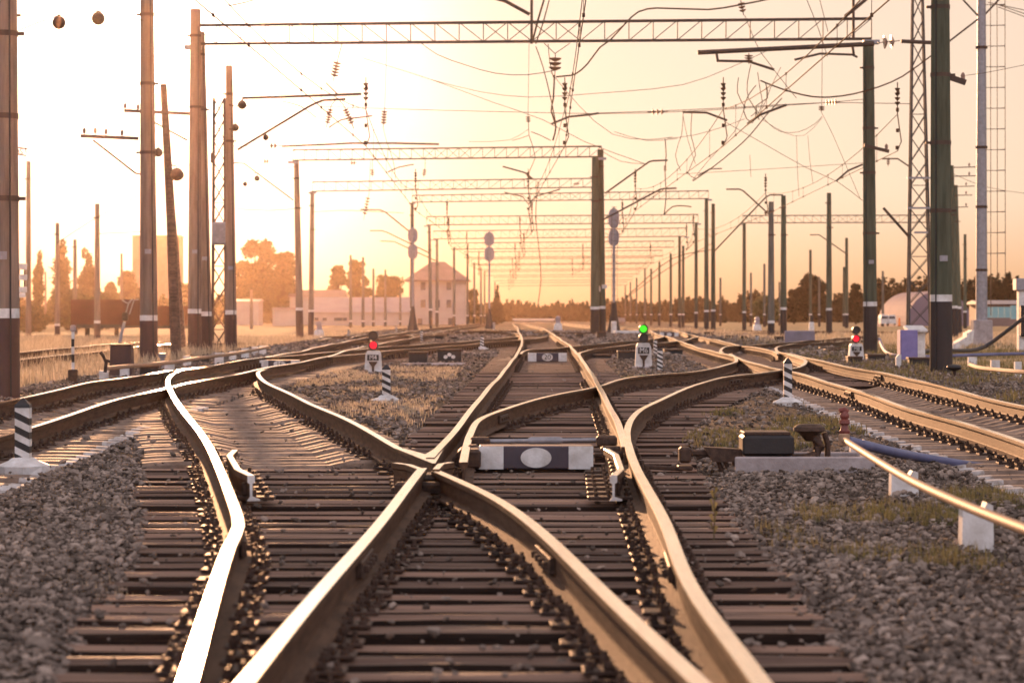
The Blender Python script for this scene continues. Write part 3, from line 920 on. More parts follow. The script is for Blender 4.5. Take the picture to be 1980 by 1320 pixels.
# ------------------------------------------------------------------ catenary poles
PSC = {}
def pole(px, by, ty, label, d=None, r0=.21, r1=None, top_px=None, band_y=None, green=False, parts=True, base=True, dz_top=0.0, name='catenary_pole', cat='pole', group=None, bands=2):
    """round concrete pole: pixel of the foot, of the top; painted foot with a white ring"""
    if d is None:
        p = at(px, by)
        d = p.y
    else:
        x = (px - CX) / F * d
        p = Vector((x, d, g(x, d)))
    p = Vector((p.x, p.y, p.z - .12))
    top = wp(px if top_px is None else top_px, ty, d)
    lean = top.x - p.x
    H = top.z - p.z
    r1 = r1 or r0 * .66
    zb = (wp(px, band_y, d).z - p.z) if band_y else 1.75
    th = thing(name, label, cat, p, 0, group)
    mb = MB()
    n = 18 if parts else 10
    prof = [0, zb, zb + .001, zb + .14, zb + .141, H * .5, H - .01, H]
    ms = [1, 1, 2, 2, 0, 0, 0]
    vs = []
    for z in prof:
        r = r0 + (r1 - r0) * (z / H)
        if .14 > z - zb > 0: r += .004
        for k in range(n):
            an = 2 * math.pi * k / n
            vs.append((lean * z / H + r * math.cos(an), r * math.sin(an), z))
    fs, mm = [], []
    for i in range(len(prof) - 1):
        for k in range(n):
            j = (k + 1) % n
            fs.append((i * n + k, i * n + j, (i + 1) * n + j, (i + 1) * n + k)); mm.append(ms[i] if base else 0)
    fs.append(tuple(range(len(vs) - n, len(vs)))); mm.append(0)
    mb.v, mb.f, mb.m = vs, fs, mm
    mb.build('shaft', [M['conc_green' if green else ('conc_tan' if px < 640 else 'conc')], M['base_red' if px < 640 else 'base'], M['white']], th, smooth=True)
    if parts:
        for q in range(bands):
            z = H * (.93 - .17 * q - .05 * ((int(px) * (q + 3)) % 7) / 7)
            r = r0 + (r1 - r0) * (z / H)
            c = MB().lathe([(r + .012, z - .04), (r + .012, z + .04)], (lean * z / H, 0, 0), 16)
            c.box((lean * z / H + (r + .05) * (1 if q % 2 else -1), 0, z), (.10, .07, .05))
            c.build('clamp', M['steel'], th)
        if d < 100:
            sx_ = .6 if px < 900 else -.6
            cb = MB(); cb.tube([(lean * z / H + sx_ * (r0 + (r1 - r0) * z / H) * 1.02, -(r0 + (r1 - r0) * z / H) * .86, z) for z in (0, H * .25, H * .5, H * .75, H * .95)], .014, 5)
            cb.build('cable', M['black'], th)
            c_ = MB(); c_.box((lean * .3 + .02, -(r0 + (r1 - r0) * .3) - .004, H * .3), (.16, .02, .12), bev=.004); c_.build('plate', M['grey_steel'], th)
    th['H'] = H
    th.pop('H')
    PSC[label] = (p, H, d, th)
    return th, p, H, d
G_NEAR = None
P = pole
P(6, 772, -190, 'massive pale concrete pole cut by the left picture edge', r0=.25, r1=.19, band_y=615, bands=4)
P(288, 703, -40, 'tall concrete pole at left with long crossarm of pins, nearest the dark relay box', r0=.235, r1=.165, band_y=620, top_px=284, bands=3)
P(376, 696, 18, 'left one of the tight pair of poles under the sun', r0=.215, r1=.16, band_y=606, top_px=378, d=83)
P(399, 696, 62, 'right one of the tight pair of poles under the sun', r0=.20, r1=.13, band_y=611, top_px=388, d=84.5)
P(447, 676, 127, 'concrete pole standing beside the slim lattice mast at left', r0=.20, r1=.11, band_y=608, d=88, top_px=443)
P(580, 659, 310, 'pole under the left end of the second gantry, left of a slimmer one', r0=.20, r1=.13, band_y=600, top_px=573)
P(601, 650, 370, 'slimmer pole close right of the second gantry pole', r0=.19, r1=.13, band_y=603, top_px=604, d=174)
P(797, 637, 392, 'dark topped pole directly above the left double disc signal', r0=.17, r1=.12, d=200, band_y=600)
P(833, 636, 435, 'left pole of the fifth gantry, in front of the hipped house', r0=.17, r1=.12, d=235, top_px=830, band_y=600)
P(845, 635, 462, 'left pole of the sixth gantry, just right of another before the house', r0=.17, r1=.12, d=270, band_y=604)
for (x, ty, d, lab) in [(878, 478, 300, 'left pole of the seventh gantry, before the corner of the house'), (904, 493, 335, 'left pole of the eighth gantry, right of the house'),
                        (917, 507, 370, 'left pole of the ninth gantry, left of the central double disc signal'), (930, 517, 410, 'left pole of the tenth gantry, thin and hazy'),
                        (937, 524, 455, 'left pole of the eleventh gantry, touching the central double disc signal'), (957, 545, 510, 'left pole of the twelfth gantry, by the small conifer')]:
    P(x, 634, ty, lab, d=d, r0=.17, r1=.12, parts=False, band_y=608 + 3)
P(1150, 656, 303, 'left one of the paired thick poles right of centre', r0=.24, r1=.17, d=138, band_y=598, green=True, top_px=1151)
P(1163, 657, 289, 'right one of the paired thick poles right of centre, with pasted notices', r0=.23, r1=.155, d=138.6, band_y=597, green=True, top_px=1161)
for (x, by, ty, d, lab, gr) in [(1366, 634, 384, 200, 'left of two close poles right of the green signal, under the fourth gantry end', True), (1379, 634, 394, 203, 'right of two close poles right of the green signal', True),
                            (1346, 635, 431, 235, 'right pole of the fifth gantry', True), (1314, 634, 457, 270, 'right pole of the sixth gantry, left of its twin', True), (1321, 634, 475, 290, 'shorter pole tight beside the right pole of the sixth gantry', True),
                            (1297, 633, 490, 300, 'right pole of the seventh gantry', True), (1275, 632, 506, 335, 'right pole of the eighth gantry', True), (1259, 631, 519, 370, 'right pole of the ninth gantry', True),
                            (1247, 631, 520, 400, 'far pole between the ninth and tenth gantry ends', False), (1231, 630, 537, 455, 'right pole of the eleventh gantry, tiny and hazy', False), (1219, 630, 545, 510, 'right pole of the twelfth gantry, tiny and hazy', False),
                            (1209, 629, 552, 580, 'right pole of the last visible gantry', False), (1439, 634, 431, 215, 'pole under the left end of the separate gantry at right', True),
                            (1491, 656, 390, 140, 'pale grey unpainted pole left of a mossy one at right', False), (1515, 640, 378, 150, 'mossy pole right of the pale grey pole, with a long raised arm', True),
                            (1603, 640, 373, 160, 'lone slim pole with a dark foot behind the lilac low wall', True), (1567, 632, 483, 270, 'small far pole in front of the dark round tree at right', True),
                            (1637, 632, 460, 240, 'far pole left of the red signal at right', True), (1632, 632, 516, 300, 'short far pole tight against another left of the right red signal', True),
                            (1478, 632, 510, 310, 'thin far pole left of the pale grey pole', False), (1452, 632, 527, 350, 'very thin far pole between two right hand poles', False),
                            (1393, 632, 537, 360, 'very thin far pole right of the two close poles', False), (1507, 632, 545, 390, 'tiny far pole behind the mossy pole', False),
                            (1584, 632, 535, 340, 'tiny far pole right of the dark round tree', False), (1707, 628, 524, 320, 'tiny far pole right of the tall mossy pole', False)]:
    P(x, by, ty, lab, d=d, r0=.19 if d < 210 else .165, r1=.13, green=gr, parts=d < 210, base=(x not in (1491,)) or True, band_y={1366: 603, 1379: 602, 1346: 606, 1439: 605, 1515: 599, 1603: 600, 1491: 625}.get(x, 609))
P(1683, 690, 80, 'tall mossy pole carrying the right end of the nearest gantry', r0=.225, r1=.17, d=84, band_y=592, green=True, top_px=1679, bands=4)
P(1820, 720, -40, 'thickest mossy pole at right with a dark foot, beside the big lattice tower', r0=.235, r1=.185, band_y=583, green=True, top_px=1818, bands=4)
P(1846, 640, 320, 'pole half hidden behind the thickest mossy pole', r0=.20, r1=.14, d=140, band_y=596, green=True, top_px=1839)
P(1855, 636, 358, 'second pole half hidden behind the thickest mossy pole', r0=.18, r1=.12, d=165, band_y=597, green=True, top_px=1848)
P(1866, 626, 453, 'short pole between the hidden poles and the concrete footed mast', r0=.17, r1=.12, d=230, band_y=604, green=True)
# hazy left background poles
for (x, by, ty, d, lab) in [(55, 640, 312, 150, 'bare rust toned pole just right of the left edge pole'), (111, 642, 431, 165, 'pole with dark foot before the tall poplar'), (145, 645, 463, 180, 'pole right of the tall poplar, shorter than its neighbour'),
                            (188, 658, 394, 135, 'pole with white ring in front of the brown goods wagon'), (235, 640, 490, 260, 'slim hazy pole above the goods wagon roof'), (70, 636, 512, 330, 'hazy thin post left of the poplars'), (88, 636, 525, 350, 'second hazy thin post left of the poplars'),
                            (678, 636, 493, 270, 'first of five thin poles before the long low shed, from the left'), (702, 636, 497, 285, 'second of five thin poles before the long low shed'), (722, 636, 519, 310, 'third of five thin poles before the long low shed'),
                            (745, 636, 521, 320, 'fourth of five thin poles before the long low shed'), (774, 636, 560, 360, 'last and shortest of five thin poles before the long low shed'), (486, 640, 560, 240, 'short post in front of the small pale hut')]:
    P(x, by, ty, lab, d=d, r0=.17, r1=.115, parts=d < 190, bands=1, band_y={111: 630, 145: 633, 188: 625}.get(x, 622), base=x not in (55, 70, 88, 486))
# pasted notices on the paired pole
p, H, d, th = PSC['right one of the paired thick poles right of centre, with pasted notices']
for (x, y, w, h) in [(1158, 556, 5, 6), (1152, 556, 4, 5), (1169, 554, 10, 8), (1158, 561, 6, 5)]:
    c = wp(x, y, d - .25) - p
    MB().box((c.x, c.y, c.z), (w / F * d, .006, h / F * d)).build('notice', M['white'], th)

# poles of the masts at right: floodlight mast with concrete socket, ladder cage
d = 106.0
b = wp(1898, 666, d); b.z = g(b.x, d) - .1
th = thing('floodlight_mast', 'grey steel mast on a square concrete socket with a ladder at its right', 'mast', b)
H = wp(1898, -140, d).z - b.z
mb = MB(); mb.tube([(0, 0, 1.0), (0, 0, H * .45), (0, 0, H)], [.23, .20, .15], 16); mb.build('shaft', M['grey_steel'], th, smooth=True)
MB().box((0, 0, .55), (.78, .78, 1.15), bev=.03, taper=.95).build('socket', M['conc_raw'], th)
for yy_ in (92, 285, 400, 522):
    z = wp(1898, yy_, d).z - b.z
    MB().lathe([(.235, z - .05), (.235, z + .05)], n=16).build('collar', M['dark_iron'], th)
mb = MB()
xs_ = [wp(x, 300, d).x - b.x for x in (1915, 1929, 1943)]
z0, z1 = wp(0, 610, d).z - b.z, H
for i, x in enumerate(xs_): mb.tube([(x, -.1 + .15 * (i == 1), z0 + (1.6 if i else 0)), (x - .02, -.1 + .15 * (i == 1), z1)], .016, 5)
for yy_ in range(-110, 530, 40):
    z = wp(0, yy_, d).z - b.z
    mb.tube([(.1, -.1, z), (xs_[2], -.1, z)], .014, 5); mb.tube([(xs_[0], .05, z), (xs_[2], -.1, z + .02)], .012, 5)
mb.build('ladder_cage', M['steel'], th)
mb = MB()
for (x0, y0, x1, y1) in [(1862, 0, 1893, 33), (1832, 83, 1893, 36), (1903, 30, 1935, -4)]:
    mb.tube([wp(x0, y0, d) - b, wp(x1, y1, d) - b], .035, 6)
mb.build('brace', M['steel'], th)

def lattice_mast(name, label, px, by, d, w0, w1, ty, nseg, dep=.6, mt='tower_steel', topx=None):
    b = wp(px, by, d); b.z = g(b.x, d) - .1
    th = thing(name, label, 'mast', b)
    T = wp(topx or px, ty, d) - b
    H = T.z
    def c(sx, sy, z):
        k = (w0 + (w1 - w0) * z / H) / 2
        return Vector((T.x * z / H + sx * k, sy * k * dep, z))
    for sx in (-1, 1):
        for sy in (-1, 1):
            MB().tube([c(sx, sy, 0), c(sx, sy, H)], .05, 4).build('leg', M[mt], th)
    mb = MB()
    for i in range(nseg):
        za, zb = H * i / nseg, H * (i + 1) / nseg
        mb.tube([c(-1, -1, za), c(1, -1, zb)], .023, 4); mb.tube([c(1, -1, za), c(-1, -1, zb)], .023, 4)
        mb.tube([c(-1, 1, za), c(1, 1, zb)], .014, 4)
        mb.tube([c(1, -1, za), c(1, 1, zb)], .014, 4); mb.tube([c(-1, -1, za), c(-1, 1, zb)], .014, 4)
        if i % 3 == 0: mb.tube([c(-1, -1, zb), c(1, -1, zb)], .02, 4)
    mb.build('lattice', M[mt], th)
    return th, b, H
th, b, H = lattice_mast('lattice_tower', 'tall tapering steel lattice tower beside the thickest mossy pole', 1778, 640, 98, .86, .22, -190, 19, topx=1773)
for y_ in (345, 403, 450): 
    z = wp(0, y_, 98).z - b.z
    MB().box((0, -.35, z), (1.0 if y_ != 450 else .5, .12, .07)).build('cross_plate', M['grey_steel'], th)
th, b, H = lattice_mast('lattice_mast', 'slim lattice signal mast with a boxed head behind the sunlit pole at left', 424, 676, 92, .46, .36, 190, 12, mt='steel')
c = wp(427, 452, 92) - b
MB().box((c.x, -.3, c.z), (.52, .3, .78), bev=.06).build('signal_head', M['grey_steel'], th)
c = wp(412, 306, 92) - b
MB().box((c.x, -.2, c.z), (.12, .15, .35)).build('relay_box', M['steel'], th)

# leaning timber pole with strut
d = 80.0
b = at(338, 694); d = b.y
th = thing('timber_pole', 'leaning wooden pole with a dark strut between the sunlit concrete poles', 'pole', b)
mb = MB(); mb.tube([wp(341, 700, d) - b, wp(331, 430, d) - b, wp(316, 163, d) - b], [.15, .13, .09], 10); mb.build('stem', M['wood'], th, smooth=True)
mb = MB(); mb.tube([wp(349, 668, d + 3) - b, wp(323, 300, d + 1) - b], [.17, .10], 8); mb.build('strut', M['wood'], th, smooth=True)
c = wp(342, 336, d) - b
MB().lathe([(.02, .16), (.1, .14), (.19, .02), (.2, -.08), (.12, -.17), (.02, -.2)], c, 12).build('lamp_shade', M['dark_iron'], th, smooth=True)
mb = MB(); mb.tube([wp(328, 318, d) - b, wp(342, 322, d) - b, c + Vector((0, 0, .15))], .02, 5); mb.build('lamp_arm', M['steel'], th)

# ------------------------------------------------------------------ gantry beams
def gantry(d, xl, xr, tl, tr, bl, br, label, npan, dep=.22, rc=.05, rd=.022, hw=True, dl=None):
    dl = d if dl is None else dl
    o = wp(xl, bl, d)
    th = thing('lattice_gantry', label, 'gantry', o, 0, 'lattice gantry beams')
    TL, TR, BL, BR = wp(xl, tl, d) - o, wp(xr, tr, d) - o, wp(xl, bl, d) - o, wp(xr, br, d) - o
    off = Vector((0, dep, .0))
    for nm, a, b_ in (('top_chord', TL, TR), ('bottom_chord', BL, BR)):
        mb = MB(); mb.tube([a, b_], rc, 4); mb.tube([a + off, b_ + off], rc * .8, 4); mb.build(nm, M['steel'], th)
    mb = MB()
    N = npan
    for i in range(N + 1):
        t = i / N
        a, b_ = TL.lerp(TR, t), BL.lerp(BR, t)
        mb.tube([a, b_], rd, 4)
        if i % 2 == 0:
            mb.tube([a, a + off], rd * .7, 4); mb.tube([b_, b_ + off], rd * .7, 4)
        if i < N:
            a2, b2 = TL.lerp(TR, (i + 1) / N), BL.lerp(BR, (i + 1) / N)
            mid = abs(i + .5 - N / 2) < N * .07
            if i < N / 2 or mid: mb.tube([a, b2], rd * .85, 4)
            if i >= N / 2 or mid: mb.tube([b_, a2], rd * .85, 4)
    mb.build('lattice', M['steel'], th)
    if hw:
        for x in (BL, BR):
            MB().box(x + Vector((0, .1, -.10)), (.5, .35, .12)).build('bearing', M['grey_steel'], th)
    return th, o
GL = [(84, 372, 1685, 49, 36, 85, 75), (138, 566, 1163, 290, 283, 310, 303), (174, 604, 1150, 352, 345, 370, 362), (200, 797, 1370, 378, 369, 391, 384), (235, 825, 1350, 419, 415, 435, 431),
      (270, 838, 1328, 447, 441, 462, 457), (300, 872, 1303, 470, 466, 482, 478), (335, 897, 1281, 487, 484, 498, 495), (370, 911, 1264, 501, 498, 511, 508), (410, 926, 1252, 513, 510, 522, 519),
      (455, 936, 1236, 525, 522, 533, 530), (510, 954, 1223, 536, 534, 543, 541), (580, 966, 1213, 547, 545, 553, 551)]
ORD = ['nearest', 'second', 'third', 'fourth', 'fifth', 'sixth', 'seventh', 'eighth', 'ninth', 'tenth', 'eleventh', 'twelfth', 'last visible']
for i, q in enumerate(GL):
    gantry(*q, ('nearest and widest lattice gantry beam high across the whole yard' if i == 0 else ORD[i] + ' lattice gantry beam across the tracks, counted from the front'), [28, 26, 24, 30, 30, 30, 28, 26, 24, 20, 18, 14, 12][i],
           rc=.05 if i < 4 else .06, rd=.022 if i < 4 else .018, hw=i < 6)
gantry(215, 1436, 1840, 417, 416, 431, 430, 'separate lattice gantry beam over the right hand tracks', 24, rc=.055, rd=.02)
# upright hanger post on the nearest gantry
o = wp(1028, 82, 83.8)
th = thing('hanger_post', 'upright post rising from the middle of the nearest gantry with a stub arm', 'post', o)
MB().tube([(0, 0, -.05), (0, 0, 2.2)], .05, 6).build('stem', M['steel'], th)
mb = MB(); mb.tube([wp(1024, 28, 83.8) - o, wp(978, 3, 83.8) - o, wp(940, -8, 83.8) - o], .055, 6); mb.build('arm', M['steel'], th)
o = wp(1650, 74, 83.8)
th = thing('hanger_post', 'upright post near the right end of the nearest gantry with a raised arm', 'post', o)
MB().tube([(0, 0, -.05), (0, 0, 2.0)], .05, 6).build('stem', M['steel'], th)
mb = MB(); mb.tube([wp(1634, 32, 83.8) - o, wp(1652, 18, 83.8) - o, wp(1690, -14, 83.8) - o], .055, 6); mb.build('arm', M['steel'], th)

# ------------------------------------------------------------------ arms, insulators, crossarms
def ins_mb(mb, a, b_, n, rd, rod=.016, endf=.18):
    d_ = b_ - a
    mb.tube([a, b_], rod, 5)
    u = d_.normalized()
    for i in range(n):
        c = a + d_ * (endf + (1 - 2 * endf) * (i + .5) / n)
        h = min(.05, d_.length * (1 - 2 * endf) / n * .35)
        mb.tube([c - u * h, c - u * h * .2, c + u * h], [rd, rd * .9, rd * .3], 9)
def insulator(x0, y0, x1, y1, d, n, rd, label):
    rd *= 1.25
    a, b_ = wp(x0, y0, d), wp(x1, y1, d)
    th = thing('insulator_string', label, 'insulator', a, 0, 'insulator strings hanging over the yard')
    mb = MB(); ins_mb(mb, Vector((0, 0, 0)), b_ - a, n, rd)
    mb.build('discs', M['insul'], th)
INS = [(654, 112, 644, 157, 84, 5, .11, 'tilted insulator string above the long rod at upper left'), (641, 203, 631, 247, 88, 6, .085, 'insulator string left of another tilted the other way at upper left'),
       (664, 203, 684, 248, 88, 6, .085, 'insulator string leaning right below the bent arm at upper left'), (744, 207, 741, 248, 96, 5, .09, 'lone upright insulator string right of the two leaning ones'),
       (720, 324, 720, 343, 138, 4, .085, 'small insulator string just below the second gantry beam, left one'), (822, 324, 819, 343, 138, 4, .085, 'small insulator string just below the second gantry beam, right one'),
       (714, 372, 703, 425, 150, 6, .10, 'knobby insulator string with a pulley below the third gantry beam'), (1074, 104, 1073, 145, 84, 3, .16, 'big three disc insulator hanging from the middle of the nearest gantry'),
       (1021, 222, 1022, 240, 120, 3, .09, 'small insulator left of the long twisted hanger'), (1448, 103, 1448, 124, 82, 3, .11, 'insulator on the heavy tube arm at upper right'),
       (1589, 203, 1588, 217, 110, 3, .11, 'insulator hanging over the droopy wires at upper right'), (1252, 217, 1292, 216, 110, 3, .10, 'sideways insulator in the cross wire above centre right'),
       (1590, 199, 1625, 197, 84, 4, .08, 'sideways insulator in the cross wire left of the tall mossy pole'), (1698, 83, 1740, 79, 82, 2, .17, 'pair of large discs between the tall mossy pole and the lattice tower'),
       (1108, 356, 1122, 355, 138, 3, .07, 'sideways insulator left of the paired poles'), (1432, 0, 1438, 30, 84, 3, .09, 'insulator at the top edge right of centre'),
       (1286, 318, 1286, 334, 140, 3, .07, 'small insulator at the tip of the raised arm near the paired poles'), (1718, 304, 1717, 322, 140, 3, .08, 'small insulator right of the tall mossy pole'),
       (508, 312, 522, 312, 120, 2, .09, 'sideways insulator pair left of the second gantry'), (676, 315, 690, 315, 136, 2, .09, 'sideways insulator pair under the second gantry'),
       (518, 282, 540, 282, 118, 2, .10, 'sideways insulator at the end of the long rod at left')]
for q in INS: insulator(*q)
def arm(pts, d, r, label, name='cantilever_arm', cat='bracket arm', d2=None):
    P_ = [wp(x, y, d + ((d2 - d) * i / max(1, len(pts) - 1) if d2 else 0)) for i, (x, y) in enumerate(pts)]
    o = thing(name, label, cat, P_[0])
    mb = MB(); mb.tube([p_ - P_[0] for p_ in P_], r, 6); mb.build('tube', M['steel'], o, smooth=True)
    return o
ARMS = [([(459, 290), (520, 253), (596, 207), (612, 199), (626, 194), (668, 192)], 88, .04, 'long raised tube arm reaching right from the pole beside the slim lattice mast'),
        ([(468, 190), (560, 187), (699, 182)], 88, .045, 'level rod above the raised tube arm at upper left'),
        ([(545, 283), (620, 280), (680, 277), (760, 277), (849, 279)], 132, .05, 'long level rod just above the second gantry at left'),
        ([(452, 315), (472, 316), (567, 387)], 136, .035, 'bent arm slanting down right to the second gantry pole'),
        ([(1170, 374), (1255, 313), (1263, 311), (1291, 310)], 138, .045, 'upper raised arm right of the paired poles'),
        ([(1164, 426), (1277, 366), (1284, 365), (1308, 364)], 138, .045, 'lower raised arm right of the paired poles, passing the disc signal'),
        ([(1380, 487), (1481, 381), (1489, 377), (1514, 377)], 150, .04, 'arm raised from the close pair of poles to the mossy pole'),
        ([(1404, 366), (1430, 366), (1437, 369), (1490, 417)], 142, .04, 'arm slanting down to the pale grey pole'),
        ([(1566, 454), (1584, 454), (1640, 493)], 238, .05, 'small far arm slanting down near the lone slim pole'),
        ([(1708, 402), (1757, 457)], 98, .05, 'steep strut against the big lattice tower'),
        ([(1705, 307), (1736, 307), (1758, 322)], 140, .04, 'small bent arm left of the big lattice tower'),
        ([(697, 405), (735, 406), (745, 410), (797, 452)], 198, .05, 'bent arm slanting down to the left double disc signal'),
        ([(715, 446), (738, 446), (748, 449), (830, 489)], 234, .05, 'second lower bent arm left of the fifth gantry pole'),
        ([(735, 466), (762, 467), (842, 504)], 268, .05, 'third lowest bent arm left of the sixth gantry pole'),
        ([(1388, 118), (1447, 119), (1497, 135)], 82, .04, 'short bent tube hanging below the heavy arm at upper right, left one'),
        ([(1536, 116), (1586, 104), (1648, 106), (1658, 111)], 82, .035, 'short bent tube hanging below the heavy arm at upper right, right one'),
        ([(1066, 240), (1100, 226), (1140, 222), (1158, 219)], 100, .04, 'curved registration tube at the foot of the long twisted hanger'),
        ([(1445, 240), (1470, 222), (1521, 203)], 96, .045, 'tube arm rising right among the tangled droppers'),
        ([(1320, 217), (1366, 218), (1406, 233)], 98, .04, 'thin bent arm left of the tangled droppers'),
        ([(972, 322), (1015, 334), (1031, 347)], 150, .045, 'drooping arm under the second gantry near centre'),
        ([(1349, 0.0 + 340), (1372, 327), (1396, 326)], 150, .035, 'small curved tube at the foot of the droppers right of the paired poles'),
        ([(1617, 350), (1640, 330), (1668, 318)], 100, .035, 'small raised arm left of the tall mossy pole'),
        ([(975, 372), (1010, 380), (1022, 395), (1035, 380), (1083, 366)], 205, .05, 'double curved arm over the middle track below the fourth gantry')]
for q in ARMS: arm(*q)
# heavy beam on the tall mossy pole
o = wp(1690, 84, 82)
th = thing('heavy_bracket', 'heavy tube arm reaching far left from the top of the tall mossy pole', 'bracket arm', o)
mb = MB(); mb.tube([wp(1349, 102, 82) - o, wp(1690, 85, 82) - o], .075, 8); mb.build('tube', M['steel'], th, smooth=True)
for x, y0, y1 in ((1385, 101, 120), (1648, 87, 108)):
    mb = MB(); mb.tube([wp(x, y0, 82) - o, wp(x + 3, y1, 82) - o], .045, 6); mb.build('drop_link', M['steel'], th)
arm([(1742, 80), (1806, 83)], 82, .06, 'straight tube stub joining the large discs to the thickest mossy pole')

def crossarm(x0, y0, x1, y1, d, pins, label, brace=None, thick=.10, mt='wood'):
    a, b_ = wp(x0, y0, d), wp(x1, y1, d)
    th = thing('crossarm', label, 'crossarm', a)
    mb = MB(); mb.tube([(0, 0, 0), b_ - a], thick * .7, 4); mb.build('beam', M[mt], th)
    for (x, y) in pins:
        p0 = wp(x, y, d) - a
        t_ = (x - x0) / (x1 - x0)
        q0 = (b_ - a) * t_
        mb = MB(); mb.tube([q0, Vector((q0.x, 0, p0.z))], .012, 5); mb.lathe([(.02, -.09), (.05, -.08), (.045, -.02), (.055, 0), (.03, .06), (.01, .08)], (q0.x, 0, p0.z), 8)
        mb.build('pin_insulator', M['insul'], th)
    if brace:
        mb = MB(); mb.tube([wp(x, y, d) - a for x, y in brace], .03, 5); mb.build('brace', M['steel'], th)
crossarm(156, 263, 268, 268, 78, [(163, 252), (184, 252), (205, 254), (236, 256)], 'timber crossarm with four pins reaching left of the tall pole', [(180, 271), (262, 335), (273, 337)])
crossarm(240, 214, 366, 220, 83, [(242, 204), (267, 206)], 'upper timber crossarm with two pins passing behind the tall pole', [(297, 236), (363, 272)])
crossarm(1806, 139, 1867, 160, 60, [(1862, 147)], 'slanting crossarm with one pin on the thickest mossy pole', None, .12, 'steel')
crossarm(1671, 281, 1719, 293, 83.5, [(1714, 283)], 'slanting crossarm with one pin on the tall mossy pole', None, .10, 'steel')
for i, (y, x1, d) in enumerate([(324, 1890, 139), (341, 1888, 139.5), (361, 1884, 164), (378, 1880, 164.5), (401, 1872, 164.2)]):
    crossarm(1843, y, x1, y - 1, d, [(1874 if i < 2 else 1868, y - 6)], ['top', 'second', 'third', 'fourth', 'lowest'][i] + ' thin crossarm right of the half hidden poles', None, .05, 'steel')

# ------------------------------------------------------------------ hanging loudspeaker lamps at upper left
LMP = [(114, 44, 62, 13, 'left of two round lamps hanging in the white sky at upper left'), (190, 36, 62, 13, 'right of two round lamps hanging in the white sky at upper left'), (306, 295, 80, 9, 'round lamp close right of the tall pole at left'),
       (468, 203, 87, 9, 'upper round lamp on the pole beside the slim lattice mast'), (455, 247, 87, 7.5, 'lower round lamp on the pole beside the slim lattice mast'), (514, 266, 87, 6, 'small round lamp hung under the raised tube arm'),
       (497, 345, 110, 5.5, 'small round weight hung in the air left of the second gantry'), (474, 356, 110, 4.5, 'smaller round weight left of another in the air')]
for (x, y, d, r, lab) in LMP:
    o = wp(x, y, d); k = r / F * d
    th = thing('hanging_lamp', lab, 'lamp', o, 0, 'round hanging lamps')
    mb = MB(); mb.lathe([(.02 * k, 1.02 * k), (.35 * k, .95 * k), (.75 * k, .68 * k), (.98 * k, .2 * k), (1.0 * k, -.15 * k), (.8 * k, -.62 * k), (.45 * k, -.9 * k), (.05 * k, -1.0 * k)], n=14)
    mb.build('shade', M['dark_iron'], th, smooth=True)
    mb = MB(); mb.lathe([(.2 * k, .95 * k), (.2 * k, 1.2 * k)], n=8); mb.build('cap', M['steel'], th)

